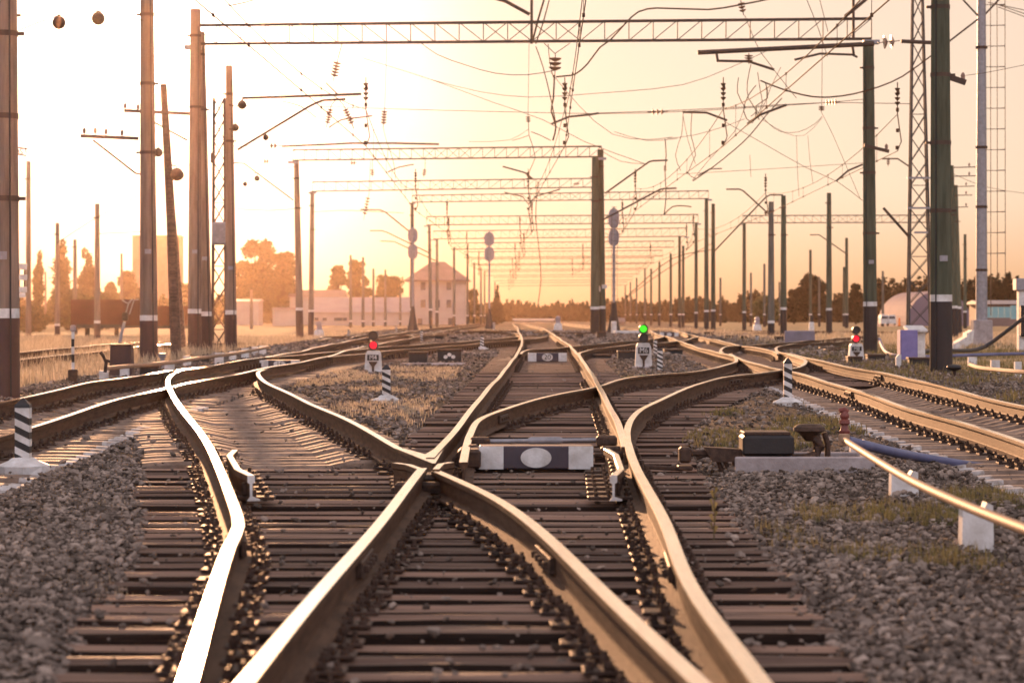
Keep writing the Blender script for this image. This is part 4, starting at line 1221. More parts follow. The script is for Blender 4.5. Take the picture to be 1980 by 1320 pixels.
# ------------------------------------------------------------------ wires
def wire(pts, d, r, label, d2=None, sag=0.0, grp='wires of the overhead line'):
    P_ = [wp(x, y, d + ((d2 - d) * i / max(1, len(pts) - 1) if d2 else 0)) for i, (x, y) in enumerate(pts)]
    if len(P_) > 2: P_ = smooth(P_, 1.0)
    mb = MB(); mb.tube(P_, r * 1.35, 4)
    o = mb.build('overhead_wire', M['wire'])
    tag(o, label, 'wire', grp)
WIRES = [([(1075, 149), (1095, 147), (1112, 144), (1135, 125), (1160, 92), (1180, 78), (1210, 45), (1235, 23), (1270, 16), (1370, 19), (1430, 10), (1500, -4)], 84, .024, 'thick cable looping up from the big three disc insulator to the top edge'),
         ([(1470, 156), (1500, 168), (1530, 178), (1570, 187), (1605, 188), (1650, 182), (1700, 168), (1745, 148), (1806, 104)], 82, .022, 'thick sagging cable from the tangled droppers to the thickest mossy pole'),
         ([(812, 82), (846, 106), (900, 126), (958, 142), (1020, 145), (1075, 136)], 84, .012, 'thin wire sagging from the nearest gantry to the big three disc insulator'),
         ([(700, 112), (836, 155), (950, 197), (1050, 232), (1130, 274), (1250, 318)], 110, .012, 'long thin wire descending right across the middle of the sky'),
         ([(836, 155), (930, 178), (1022, 188), (1150, 181), (1321, 164), (1410, 132), (1480, 100)], 110, .012, 'long shallow wire dipping in the middle of the sky'),
         ([(620, 206), (800, 212), (1000, 217), (1160, 220), (1320, 216), (1580, 200), (1672, 192)], 90, .010, 'level cross wire from the bent arm at left to the tall mossy pole'),
         ([(1158, 219), (1320, 213), (1440, 207), (1590, 199), (1760, 201)], 98, .012, 'level cross wire on the right through the sideways insulators'),
         ([(1065, 140), (1120, 205), (1185, 260), (1255, 270), (1300, 265)], 100, .010, 'wire dropping from the big insulator to the right'),
         ([(1460, 210), (1485, 238), (1510, 255), (1545, 255), (1575, 240), (1590, 225)], 100, .010, 'droopy wire below the right hand insulator'),
         ([(1475, 232), (1520, 258), (1555, 262), (1590, 228)], 102, .008, 'second droopy wire below the right hand insulator'),
         ([(1400, 235), (1480, 280), (1560, 325), (1620, 352), (1668, 388)], 100, .010, 'wire slanting down right to the tall mossy pole'),
         ([(1310, 337), (1500, 326), (1672, 315)], 118, .010, 'faint level wire right of the paired poles'),
         ([(1588, 217), (1610, 260), (1640, 330), (1664, 386)], 100, .008, 'dropper slanting down from the right hand insulator'),
         ([(1452, 125), (1445, 160), (1447, 190), (1462, 215), (1452, 225)], 92, .014, 'kinked jumper in the tangle below the heavy arm'),
         ([(1465, 140), (1470, 175), (1474, 200), (1466, 220)], 92, .012, 'second kinked jumper in the tangle below the heavy arm'),
         ([(1510, 130), (1490, 170), (1470, 218), (1436, 250)], 92, .010, 'long loose wire in the tangle below the heavy arm'),
         ([(1441, 205), (1420, 255), (1370, 310), (1338, 350)], 100, .010, 'wire falling left from the tangle below the heavy arm'),
         ([(1440, 30), (1452, 60), (1470, 100), (1540, 190)], 90, .010, 'wire falling from the top edge through the nearest gantry at right'),
         ([(1560, 0), (1582, 55), (1600, 110)], 84, .010, 'left of two wires falling from the top edge at right'),
         ([(1585, 0), (1601, 62)], 84, .010, 'right of two wires falling from the top edge at right'),
         ([(440, 12), (470, 6), (520, -8)], 84, .02, 'short loose cable at the top edge above the gantry at left'),
         ([(1060, 85), (1063, 120), (1070, 150)], 84, .012, 'stay wire down from the nearest gantry to the big insulator'),
         ([(1102, 84), (1073, 104)], 84, .012, 'right leg of the V carrying the big three disc insulator'), ([(1052, 84), (1073, 104)], 84, .012, 'left leg of the V carrying the big three disc insulator'),
         ([(1072, 145), (1070, 190), (1066, 215), (1075, 245), (1069, 272)], 96, .03, 'long twisted hanger below the big three disc insulator'),
         ([(1036, 90), (1050, 130), (1066, 195), (1075, 240)], 92, .018, 'slanting rod to the foot of the long twisted hanger'),
         ([(1052, 0), (1040, 40), (1030, 80)], 84, .03, 'thick stay from the top edge to the middle of the nearest gantry'),
         ([(1062, 0), (1050, 45), (1036, 85)], 84, .02, 'thin stay beside the thick one at the top edge'),
         ([(1022, 240), (1023, 262), (1035, 305), (1020, 340), (1031, 347)], 130, .018, 'kinked hanger above the drooping arm near centre'),
         ([(1321, 218), (1318, 260), (1306, 300), (1316, 330)], 105, .012, 'hanger right of the paired poles'), ([(1321, 225), (1330, 270), (1345, 318)], 105, .010, 'second hanger right of the paired poles'),
         ([(460, 404), (520, 407), (568, 404)], 136, .018, 'low wire from the pole beside the lattice mast to the second gantry pole'), ([(603, 410), (660, 407), (700, 408), (780, 412)], 170, .018, 'low cross wire right of the slimmer pole'),
         ([(110, 470), (188, 420), (275, 374)], 120, .012, 'wire rising right from the hazy poles to the tall pole at left'), ([(188, 452), (273, 448)], 130, .016, 'short level wire right of the pole before the wagon'),
         ([(1910, 5), (1990, 22)], 110, .014, 'upper of three thin wires at the top right corner'), ([(1925, 8), (1990, 30)], 110, .014, 'middle of three thin wires at the top right corner'), ([(1930, 14), (1990, 36)], 110, .014, 'lowest of three thin wires at the top right corner'),
         ([(1800, 315), (1900, 360), (1990, 375)], 150, .012, 'faint wire right of the thickest mossy pole'), ([(1868, 146), (1905, 141), (1990, 124)], 62, .006, 'thin line from the slanting crossarm to the right edge'),
         ([(-10, 32), (40, 30)], 45.5, .02, 'short cable stub at the top of the left edge pole'), ([(30, 470), (33, 400), (31, 508)], 60, .008, 'hanging line beside the left edge pole'),
         ([(1160, 290), (1200, 312), (1245, 317)], 138, .014, 'short wire right of the paired pole tops'), ([(1380, 482), (1300, 500), (1215, 570)], 205, .03, 'line falling left behind the right hand poles'),
         ([(1378, 470), (1290, 520), (1205, 580)], 260, .03, 'second line falling left behind the right hand poles'),
         ([(1440, 640), (1470, 600), (1452, 590)], 300, .02, 'far droopy line low at right')]
WIRES += [([(654, 112), (661, 86)], 84, .014, 'link holding the tilted insulator to the nearest gantry'), ([(641, 203), (650, 193)], 88, .014, 'link above the insulator left of another tilted the other way'), ([(664, 203), (655, 193)], 88, .014, 'link above the insulator leaning right'),
          ([(744, 207), (748, 84)], 90, .008, 'thin line down to the lone upright insulator'), ([(720, 324), (720, 308)], 138, .016, 'link above the left small insulator of the second gantry'), ([(822, 324), (822, 307)], 138, .016, 'link above the right small insulator of the second gantry'),
          ([(714, 372), (716, 312)], 150, .014, 'link above the knobby insulator with a pulley'), ([(1021, 222), (1023, 84)], 100, .009, 'thin line from the nearest gantry to the small insulator near centre'), ([(1589, 203), (1590, 76)], 100, .009, 'thin line from the nearest gantry to the right hand insulator'),
          ([(443, 203), (468, 207), (478, 205)], 87, .02, 'stub carrying the upper round lamp of the sunlit pole'), ([(443, 250), (458, 250)], 87, .02, 'stub carrying the lower round lamp of the sunlit pole'), ([(503, 312), (452, 310)], 120, .014, 'level tie to the sideways insulator left of the second gantry'),
          ([(540, 282), (548, 283)], 125, .02, 'short link from the rod to its sideways insulator'), ([(518, 282), (452, 283)], 120, .012, 'level tie from the long rod to the sunlit pole'),
          ([(30, 62), (114, 30), (190, 22), (276, 40)], 62, .008, 'slack cable carrying the two round lamps in the white sky'), ([(460, 330), (497, 335), (572, 322)], 110, .010, 'cable holding the two small round weights'),
          ([(1462, 165), (1447, 185), (1438, 215), (1455, 238), (1462, 215)], 92, .016, 'looping jumper at the left of the tangle'), ([(1480, 160), (1484, 190), (1462, 205), (1468, 232)], 92, .016, 'short kinked jumper at the right of the tangle'),
          ([(1428, 150), (1426, 180), (1442, 210)], 92, .014, 'short loop left of the tangle'), ([(1340, 350), (1380, 322), (1420, 290), (1450, 262), (1480, 225), (1512, 190)], 98, .02, 'heavy slanting stay through the foot of the tangle'),
          ([(1338, 216), (1336, 262), (1345, 300), (1330, 335), (1345, 345)], 104, .014, 'crooked hanger ending at the small curved tube'), ([(1290, 268), (1340, 262), (1400, 245), (1440, 230)], 104, .010, 'shallow wire joining the hangers right of the paired poles'),
          ([(1286, 268), (1288, 300), (1286, 335), (1288, 380), (1284, 415)], 140, .026, 'long hanger below the raised arms near the paired poles'), ([(1284, 415), (1300, 400), (1320, 398), (1337, 400)], 140, .03, 'curved tube at the foot of the long hanger near the paired poles'),
          ([(1540, 262), (1542, 330), (1545, 380)], 104, .008, 'faint dropper below the droopy wires, left one'), ([(1562, 262), (1566, 310), (1572, 355)], 104, .008, 'faint dropper below the droopy wires, right one'),
          ([(1450, 300), (1452, 342)], 104, .008, 'faint short dropper under the slanting wire'), ([(630, 160), (642, 172), (652, 182)], 86, .022, 'short link under the tilted insulator string at upper left'),
          ([(636, 247), (660, 232), (690, 228), (720, 224)], 88, .022, 'curved tube under the two leaning insulator strings'), ([(545, 196), (580, 205), (612, 228)], 88, .016, 'thin tube crossing the raised arm at upper left'),
          ([(741, 248), (748, 275), (760, 310), (765, 345)], 110, .012, 'hanger below the lone upright insulator'), ([(750, 333), (770, 324), (800, 318)], 120, .026, 'small curved tube under the second gantry at left'),
          ([(1027, 255), (1045, 262), (1065, 272)], 130, .02, 'short tie beside the foot of the long twisted hanger'), ([(990, 272), (1005, 268), (1022, 262)], 130, .016, 'short knotted tie left of the kinked hanger'),
          ([(906, 274), (985, 271), (1022, 250)], 130, .012, 'thin wire rising to the small insulator left of centre'), ([(1040, 350), (1036, 420), (1042, 480), (1046, 540), (1040, 590)], 300, .05, 'long bundled hangers receding down the middle track'),
          ([(1188, 255), (1250, 272), (1310, 268)], 120, .012, 'slack wire between the paired poles and the hangers')]
for pts, d, r, lab in WIRES: wire(pts, d, r, lab)

# overhead line along each track: messenger, contact wire, droppers
def catenary(xc, ds, label, zc=6.35, zm=7.5, r=.012, sag=.8, first=None):
    th = thing('overhead_line', label, 'overhead line', (0, 0, 0), 0, 'overhead lines along the tracks')
    mm, cc, dd = MB(), MB(), MB()
    ndrop = 0
    for i in range(len(ds) - 1):
        a, b_ = ds[i], ds[i + 1]
        xa, xb = xc(a) + (.3 if i % 2 else -.3), xc(b_) + (-.3 if i % 2 else .3)
        pm, pc = [], []
        for k in range(11):
            t_ = k / 10
            y = a + (b_ - a) * t_
            z0 = g(xc(y), y)
            pm.append((xa + (xb - xa) * t_, y, z0 + zm - sag * 4 * t_ * (1 - t_)))
            pc.append((xa + (xb - xa) * t_, y, z0 + zc))
        mm.tube(pm, r, 4, cap=False); cc.tube(pc, r * 1.1, 4, cap=False)
        if a < 320:
            for k in (1, 3, 4, 6, 7, 9):
                dq = MB(); dq.tube([pm[k], pc[k]], r * .6, 3, cap=False); dq.box(pc[k], (.05, .05, .07)); dq.box(pm[k], (.04, .04, .06)); dq.build('dropper', M['wire'], th)
        # hanger and clamp at the support
        za = g(xc(a), a)
        dd = MB(); dd.tube([(xa, a, za + zm + 1.0), (xa, a, za + zm), (xa + .12, a, za + zc + .3), (xa, a, za + zc)], .03 if a > 100 else .022, 4)
        for q in (.15, .4, .7, .95): dd.box((xa + .03 * (q * 10 % 3 - 1), a, za + zm + 1.0 - q * (zm + 1 - zc)), (.09, .06, .12))
        dd.build('hanger', M['wire'], th)
        ins_mb(mm, Vector((xa, a, za + zm + 1.0)), Vector((xa, a, za + zm + .1)), 4, .085)
    mm.build('messenger_wire', M['wire'], th); cc.build('contact_wire', M['wire'], th)
DS = [30, 84, 138, 174, 200, 235, 270, 300, 335, 370, 410, 455, 510, 580]
catenary(lambda y: 1.35 - .004 * max(0, y - 84), DS, 'overhead line following the middle track to the vanishing point')
catenary(lambda y: -5.2 + .004 * y, DS[:10], 'overhead line following the long left track')
catenary(lambda y: 6.3 + .006 * max(0, y - 84), DS[:10], 'overhead line following the right hand track')
catenary(lambda y: 11.5 + .01 * y, [84, 140, 195, 215, 270, 330], 'overhead line farthest right over the outer tracks')

# ------------------------------------------------------------------ striped fouling posts
def striped_post(px, by, ty, wpx, label, mound=True, slant=.25, d=None, rz=0.0, nb=5):
    p = at(px, by) if d is None else wp(px, by, d)
    d = p.y
    w, H = wpx / F * d, (by - ty) / F * d
    th = thing('striped_post', label, 'post', p, rz, 'striped limit posts')
    mb = MB()
    z0 = .0
    n = nb * 2 - 1
    body = H * .86
    bh = (body - z0) / n
    for i in range(n):
        za, zb = z0 + i * bh, z0 + (i + 1) * bh
        s = slant * w
        lo = [(-w / 2, za + (s if i else 0)), (w / 2, za - (s if i else 0) * .0 - (s if i else 0))]
        hi = [(w / 2, zb - (s if i < n - 1 else 0)), (-w / 2, zb + (s if i < n - 1 else 0))]
        o = [lo[0], lo[1], hi[0], hi[1]]
        mb.prism(o, -w / 2, w / 2, 0 if i % 2 == 0 else 1)
    m2 = 1
    vs = [(-w / 2 * 1.06, -w / 2 * 1.06, body), (w / 2 * 1.06, -w / 2 * 1.06, body), (w / 2 * 1.06, w / 2 * 1.06, body), (-w / 2 * 1.06, w / 2 * 1.06, body),
          (-w / 2, -w / 2, body + w * .2), (w / 2, -w / 2, body + w * .2), (w / 2, w / 2, body + w * .2), (-w / 2, w / 2, body + w * .2), (0, 0, H)]
    mb.add(vs, [(0, 1, 5, 4), (1, 2, 6, 5), (2, 3, 7, 6), (3, 0, 4, 7), (4, 5, 8), (5, 6, 8), (6, 7, 8), (7, 4, 8), (3, 2, 1, 0)], 1)
    mb.build('shaft', [M['white'], M['black']], th)
    if mound:
        r = w * 1.95
        rr = random.Random(int(px))
        b = MB()
        b.lathe([(r * 1.0, -.05), (r * 1.0, .045), (r * .55, .085), (w * .75, .11), (w * .3, .115)], n=9)
        b.v = [(x * (1 + rr.uniform(-.07, .07)), y * (1 + rr.uniform(-.07, .07)), z + rr.uniform(-.006, .006)) for x, y, z in b.v]
        b.build('mound', M['white'], th)
    return th
for q in [(45, 909, 768, 28, 'nearest striped post at far left on a wide whitewashed mound'), (747, 779, 704, 15.5, 'striped post below the left red dwarf signal, in dry grass'),
          (1523, 783, 690, 15.5, 'striped post in front of the curling right hand rails on a white mound'), (932, 677, 648, 7, 'small striped post on a white mound left of the middle track')]:
    striped_post(*q)
for q in [(1276, 716, 672, 10, 'striped post close right of the green dwarf signal'), (1267, 690, 654, 6.5, 'smaller striped post just behind another right of the green dwarf signal'),
          (815, 661, 637, 5, 'tiny striped post on the left between crossing rails'), (674, 655, 636, 4.5, 'tiny striped post at the foot of the far left switch'),
          (1464, 662, 648, 6, 'tiny striped post far right behind the looping rail'), (766, 645, 630, 4, 'tiniest striped post before the house'), (955, 637, 621, 4, 'tiny striped post at the foot of the small conifer')]:
    striped_post(*q, mound=False)
# thin striped stake in the grass
p = at(141, 741); d = p.y
th = thing('striped_stake', 'thin black and white stake in the dry grass before the goods wagon', 'stake', p)
H = (741 - 640) / F * d
for i in range(6):
    MB().tube([(0, 0, .1 + (H - .1) * i / 6), (0, 0, .1 + (H - .1) * (i + 1) / 6)], .028, 8, 0 if i % 2 else 0).build('band', M['white' if i % 2 else 'black'], th)
MB().box((0, 0, .12), (.16, .12, .26), bev=.02).build('foot', M['dark_iron'], th)
MB().box((0, 0, H + .05), (.09, .09, .12), bev=.02).build('cap', M['grey_steel'], th)

# ------------------------------------------------------------------ dwarf signals
def dwarf(px, by, ty, body_ty, wpx, txt, lit, upper_on, label, face=True, d=None):
    p = at(px, by) if d is None else Vector(((px - CX) / F * d, d, g((px - CX) / F * d, d)))
    d = p.y
    k = d / F
    W, HB, HT = wpx * k, (by - body_ty) * k, (by - ty) * k
    th = thing('dwarf_signal', label, 'signal', p, 0, 'low shunting signals')
    mb = MB()
    a, b_ = W / 2, W * .41
    D = W * .8
    st = [(-a, 0), (a, 0), (b_ * 1.04, HB * .86), (b_ * .8, HB), (-b_ * .8, HB), (-b_ * 1.04, HB * .86)]
    mb.prism(st, -D / 2, D / 2)
    mb.build('concrete_body', M['white'], th)
    MB().box((0, -.05, -.02), (W * 1.7, D * 1.5, .10), bev=.02).build('slab', M['conc_raw'], th)
    if face:
        f = MB(); f.box((0, -D / 2 - .006, HB * .70), (W * .66, .012, HB * .26)); f.build('number_plate', M['black'], th)
        text_mesh('lettering', txt, HB * .30, M['white'], th, (0, -D / 2 - .014, HB * .70), sx=.9)
        f = MB()
        f.prism([(-W * .26, HB * .52), (W * .26, HB * .52), (W * .22, HB * .46), (W * .07, HB * .30), (W * .05, .02), (-W * .05, .02), (-W * .07, HB * .30), (-W * .22, HB * .46)], -D / 2 - .02, -D / 2 + .02)
        f.build('cable_box', M['dark_iron'], th)
    hh = HT - HB
    s = 1 if face else 1
    rh = W * .285
    for i, zc in enumerate((HB + hh * .27, HB + hh * .74)):
        hd = MB()
        n = 18
        ring = [(rh * math.cos(2 * math.pi * q / n), rh * math.sin(2 * math.pi * q / n)) for q in range(n)]
        hd.prism([(x, zc + z) for x, z in ring], -D * .12, D * .32)
        # visor: half tube pointing at the viewer
        vs, fs = [], []
        R0 = rh * .86
        m = 12
        for q in range(m + 1):
            an = math.pi * (-.08 + 1.16 * q / m)
            for (yy_, kk) in ((-D * .12, 1), (-D * .55, .96)):
                vs.append((R0 * kk * math.cos(an), yy_, zc + R0 * kk * math.sin(an)))
                vs.append(((R0 + .012) * kk * math.cos(an), yy_, zc + (R0 + .012) * kk * math.sin(an)))
        for q in range(m):
            o4 = q * 4
            fs += [(o4, o4 + 4, o4 + 6, o4 + 2), (o4 + 1, o4 + 3, o4 + 7, o4 + 5), (o4 + 2, o4 + 6, o4 + 7, o4 + 3)]
        if face: hd.add(vs, fs)
        h = hd.build('lamp_head', M['black' if face else 'head_grey'], th)
        on = (i == 1) == upper_on
        if face:
            le = MB(); le.prism([(x * .74, zc + z * .74) for x, z in ring], -D * .16, -D * .11)
            le.build('lens', M[lit] if on else M['glass'], h)
    MB().tube([(0, D * .1, HB - .03), (0, D * .1, HB + hh * .12)], rh * .4, 8).build('neck', M['black'], th)
    return th
dwarf(722, 721, 638, 678, 34, 'M4', 'red_lamp', False, 'leftmost low signal with its lower red lamp lit, plate M4')
dwarf(1244, 711, 626, 663, 33, 'M6', 'green_lamp', True, 'low signal showing a green lamp, plate M6')
dwarf(1655, 697, 629, 664, 29, 'M8', 'red_lamp', False, 'right hand low signal with a red lamp, plate M8, by the tall mossy pole')
for (x, by, ty, bt, w, d, lab) in [(617, 652, 620, 634, 20, 150, 'white footed low signal seen from behind, near the second gantry pole'), (1079, 638, 611, 624, 17, 190, 'white footed low signal seen from behind, at the end of the middle track'),
                               (1464, 636, 608, 622, 17, 200, 'white footed low signal seen from behind, far right before the yellow trees')]:
    th = dwarf(x, by, ty, bt, w, '', 'red_lamp', True, lab, face=False, d=d)
    k = d / F
    MB().box((0, -.2, (by - bt) * k * .45), (.14, .05, .12)).build('hatch', M['black'], th)
# small white posts with box, far right
p = wp(1569, 632, 210); p.z = g(p.x, 210)
th = thing('relay_post', 'small white pedestal with a dark box, far right among the poles', 'pedestal', p)
MB().box((0, 0, .35), (.42, .4, .7), taper=.85, bev=.03).build('pedestal', M['white'], th); MB().box((0, 0, .95), (.3, .3, .5), bev=.04).build('box', M['black'], th)

# ------------------------------------------------------------------ tall signals with two oval discs, seen from behind
def disc_signal(px, by, tops, d, wpx, label, ladder=False, foot=True):
    p = wp(px, by, d); p.z = g(p.x, d) - .05
    k = d / F
    th = thing('disc_signal', label, 'signal', p, 0, 'tall double disc signals')
    zt = wp(px, tops[0][0] - 2, d).z - p.z
    MB().tube([(0, 0, 0), (0, 0, zt)], .085, 10).build('mast', M['grey_steel'], th, smooth=True)
    for (y0, y1) in tops:
        z1, z0 = wp(px, y0, d).z - p.z, wp(px, y1, d).z - p.z
        w, h = wpx * k / 2, (z1 - z0) / 2
        zc = (z0 + z1) / 2
        n = 26
        pts = []
        for q in range(n):
            a = 2 * math.pi * q / n
            sg = lambda v, e: math.copysign(abs(v) ** e, v)
            pts.append((w * sg(math.cos(a), .75), zc + h * sg(math.sin(a), .75)))
        hd = MB(); hd.prism(pts, .10, .14)
        h_ = hd.build('backplate', M['head_grey'], th)
        MB().box((0, .02, zc), (w * .9, .18, h * 1.5), bev=.03).build('lamp_case', M['grey_steel'], h_)
    f = MB(); f.lathe([(.42, 0), (.40, .12), (.30, .5), (.20, 1.1), (.11, 1.75)], n=12); f.build('foot', M['base'], th)
    if ladder:
        lb = MB()
        for s in (-.16, .16): lb.tube([(s + .02, -.35, .9), (s + .02, -.2, zt * .93)], .014, 4)
        for i in range(int(zt * .93 / .38)): lb.tube([(-.14, -.3, 1.0 + i * .38), (.18, -.3, 1.0 + i * .38)], .012, 4)
        lb.build('ladder', M['steel'], th)
disc_signal(798, 637, [(441, 469), (472, 501)], 192, 19.5, 'left tall signal with two grey ovals, before the hipped house')
disc_signal(946, 634, [(449, 475), (477, 505)], 230, 19.5, 'central tall signal with two grey ovals, left of the middle track')
disc_signal(1187, 645, [(403, 441), (443, 475)], 150, 21, 'right tall signal with two grey ovals and a ladder, beside the paired poles', ladder=True)
p = wp(1212, 650, 138)
o = MB().box((0, 0, 0), (1.35, 1.2, .25), bev=.03).build('concrete_slab', M['white']); o.location = (p.x, 138, g(p.x, 138) + .08)
tag(o, 'low whitewashed slab at the foot of the paired thick poles', 'slab')
o = MB().box((0, 0, 0), (.28, .28, .62), bev=.03).build('concrete_block', M['white']); p = wp(1187, 644, 139); o.location = (p.x, 139, g(p.x, 139) + .38)
tag(o, 'small white upright block between the paired poles and the green signal', 'block')

# ------------------------------------------------------------------ boards over the switch rods
def board(xl, xr, yt, yb, body, label, d=None, dark='sign_dark', disc_w=None):
    c = at((xl + xr) / 2, yb, .02) if d is None else wp((xl + xr) / 2, yb, d)
    d = c.y
    k = d / F
    W, H = (xr - xl) * k, (yb - yt) * k
    th = thing('switch_board', label, 'board', c, 0, 'white marked boards across the tracks')
    MB().box((0, .16, H / 2), (W, .32, H), bev=.012).build('cover', M[dark], th)
    sw = W * .215
    for s in (-1, 1):
        MB().box((s * (W / 2 - sw / 2), -.0035, H / 2), (sw, .009, H * .985)).build('white_panel', M['white'], th)
    n = 28
    dw, dh = (disc_w or W * .135), H * .43
    o = MB(); o.prism([(dw * math.cos(2 * math.pi * i / n), H * .5 + dh * math.sin(2 * math.pi * i / n)) for i in range(n)], -.008, .001)
    o.build('white_disc', M['white'], th)
    if body: text_mesh('lettering', body, H * .80, M['black'], th, (0, -.011, H * .5), ext=.004)
    return th
board(926, 1147, 862, 907, '', 'nearest dark board with a blank white oval between two white squares')
board(1021, 1096, 682, 699, '20', 'board numbered 20 across the middle track', disc_w=.13)
board(502, 579, 696, 711, '16', 'board numbered 16 across the left track', disc_w=.13)
for (xl, xr, yt, yb, lab, d) in [(647, 704, 668.5, 675, 'far board between left rails, just left of the left red signal', 88), (740, 788, 653, 661, 'far board right of the left red signal', 122), (1022, 1060, 645, 651, 'far board at the end of the middle track', 142),
                             (1276, 1312, 642.5, 650.5, 'far board between the rails right of the green signal', 118)]:
    board(xl, xr, yt, yb, '', lab, d=d)
# stretcher bar with its lugs
d = 24.6
a, b_ = wp(938, 853, d), wp(1166, 850, d)
th = thing('stretcher_bar', 'grey adjusting rod with a thick middle behind the blank disc board', 'rod', a)
L = b_ - a
MB().tube([(0, 0, 0), L], .020, 10).build('rod', M['grey_steel'], th, smooth=True)
mb = MB(); mb.tube([L * .36, L * .39, L * .63, L * .66], [.021, .036, .036, .021], 10); mb.build('sleeve', M['grey_steel'], th, smooth=True)
for q in (-.045, 1.03):
    mb = MB()
    mb.box(L * q + Vector((0, 0, -.01)), (.19, .12, .10), bev=.02); mb.tube([L * q + Vector((0, -.08, -.01)), L * q + Vector((0, .08, -.01))], .035, 8)
    mb.build('lug', M['dark_iron'], th)
# dark rods beside the disc board
mb = MB()
for dy in (0, .12, .25):
    mb.tube([wp(1150, 880 + dy * 40, 23.5 + dy), wp(1216, 876 + dy * 40, 23.5 + dy)], .022, 6)
mb.box(wp(1185, 872, 23.9), (.22, .1, .09), bev=.02)
o = mb.build('drive_rod', M['dark_iron']); tag(o, 'cluster of dark drive rods between the disc board and the right near rail', 'rod')
mb = MB(); mb.box(wp(908, 885, 23.3), (.20, .5, .17), bev=.025); mb.box(wp(914, 870, 23.6), (.1, .2, .1), bev=.02)
o = mb.build('blade_bracket', M['dark_iron']); tag(o, 'dark iron bracket left of the blank disc board', 'bracket')

# ------------------------------------------------------------------ point motor on its concrete curb
c0 = at(1560, 916)
d = c0.y; k = d / F
def L_(x, y, dd=0.0): return wp(x, y, d + dd) - c0
th = thing('point_motor', 'black point motor with a humped lid and bent conduit on a pale concrete curb', 'point motor', c0)
W = (1690 - 1422) * k
xo = ((1422 + 1690) / 2 - 1560) * k
MB().box((xo, .03, .06), (W, .09, .17), bev=.012).build('front_curb', M['conc_raw'], th)
MB().box((xo + .1, .62, .07), (W * .8, .09, .17), bev=.012).build('rear_curb', M['conc_raw'], th)
MB().box((xo + W / 2 - .03, .33, .06), (.09, .58, .16), bev=.012).build('end_curb', M['conc_raw'], th)
cx_ = L_(1488, 864).x
MB().box((cx_, .30, .235), (.44, .42, .20), bev=.035).build('case', M['black'], th)
MB().box((cx_ - .01, .30, .337), (.40, .38, .03), bev=.012).build('lid', M['dark_iron'], th)
MB().box((cx_, .30, .12), (.36, .34, .05)).build('bed', M['dark_iron'], th)
mb = MB()
xa = L_(1378, 880).x
mb.prism([(xa - .06, .22), (xa + .27, .20), (xa + .27, .09), (xa + .02, .09), (xa - .02, .15)], .2, .36)
mb.tube([(xa - .12, .28, .12), (xa - .04, .28, .15), (xa + .05, .28, .13), (xa + .1, .28, .02)], .02, 6)
mb.tube([(xa + .12, .24, .1), (xa + .16, .24, .02)], .018, 6); mb.tube([(xa + .2, .24, .1), (xa + .2, .24, .02)], .018, 6)
mb.build('throw_arm', M['dark_iron'], th)
mb = MB(); xb = L_(1328, 880).x
mb.box((xb, .26, .15), (.105, .14, .14), bev=.02); mb.box((xb, .26, .04), (.13, .18, .04), bev=.01)
mb.tube([(xb - .02, .24, .03), (xb - .35, .2, .05)], .02, 6); mb.tube([(xb, .27, .17), (xa + .02, .28, .16)], .028, 6)
mb.build('clevis', M['dark_iron'], th)
xm = L_(1570, 840).x
mb = MB(); mb.lathe([(.02, .06), (.1, .055), (.135, .03), (.14, .0), (.09, -.02), (.05, -.07), (.03, -.09)], (xm + .01, .30, .355), 18); mb.build('mushroom_cap', M['dark_iron'], th, smooth=True)
mb = MB()
mb.tube([(xm + .0, .30, .34), (xm + .07, .28, .30), (xm + .10, .27, .22), (xm + .07, .26, .15), (xm - .02, .27, .12), (xm - .14, .28, .12)], [.035, .042, .045, .045, .04, .035], 10)
mb.build('conduit', M['dark_iron'], th, smooth=True)
mb = MB()
for x in (xm + .07, xm + .17): mb.tube([(x, .32, .02), (x, .32, .24), (x - .03, .31, .34)], .027, 8)
mb.build('stand_pipe', M['dark_iron'], th, smooth=True)

# ------------------------------------------------------------------ pipes on concrete posts, red valve
pl = [(1632, 850), (1700, 893), (1760, 928), (1820, 957), (1890, 987), (1980, 1022), (2080, 1058), (2200, 1098), (2450, 1175)]
h0 = [.30, .34, .36, .37, .38, .39, .40, .40, .40]
Pp = [at(x, y, h) for (x, y), h in zip(pl, h0)]
Pp = smooth(Pp, .5)
th = thing('air_pipe', 'worn copper coloured pipe on white concrete posts at lower right', 'pipe', Pp[0])
MB().tube([q - Pp[0] for q in Pp], .027, 12).build('tube', M['brass'], th, smooth=True)
mb = MB(); mb.lathe([(.03, -.05), (.048, -.045), (.048, .045), (.03, .05)], (0, 0, 0), 10); mb.build('elbow', M['brass'], th, smooth=True)
def pipe_post(px, by, ty, wpx, label, forked=True):
    p = at(px, by); k = p.y / F
    H, W = (by - ty) * k, wpx * k
    o = thing('pipe_post', label, 'post', p, 0, 'white concrete posts carrying pipes')
    mb = MB()
    mb.prism([(-W / 2, -.05), (W / 2, -.05), (W * .47, H * 1.0), (W * .28, H * 1.06), (W * .16, H * .86), (-W * .2, H * .86), (-W * .30, H * 1.0), (-W * .47, H * 1.0)] if forked else
             [(-W / 2, -.05), (W / 2, -.05), (W * .48, H), (-W * .48, H)], -.07, .07)
    mb.build('shaft', M['white'], o)
    return o
pipe_post(1887, 1064, 975, 62, 'rightmost thick white post under the copper pipe in the foreground')
pipe_post(1747, 962, 912, 54, 'white post under the middle of the copper pipe')
pipe_post(1660, 893, 852, 34, 'small white post behind the end of the concrete curb')
Pp2 = smooth([at(1640, 852, .27), at(1720, 872, .16), at(1780, 884, .07), at(1850, 896, .0), at(1900, 903, -.06)], .4)
th = thing('blue_pipe', 'thick blue grey pipe sinking into the ballast at right', 'pipe', Pp2[0])
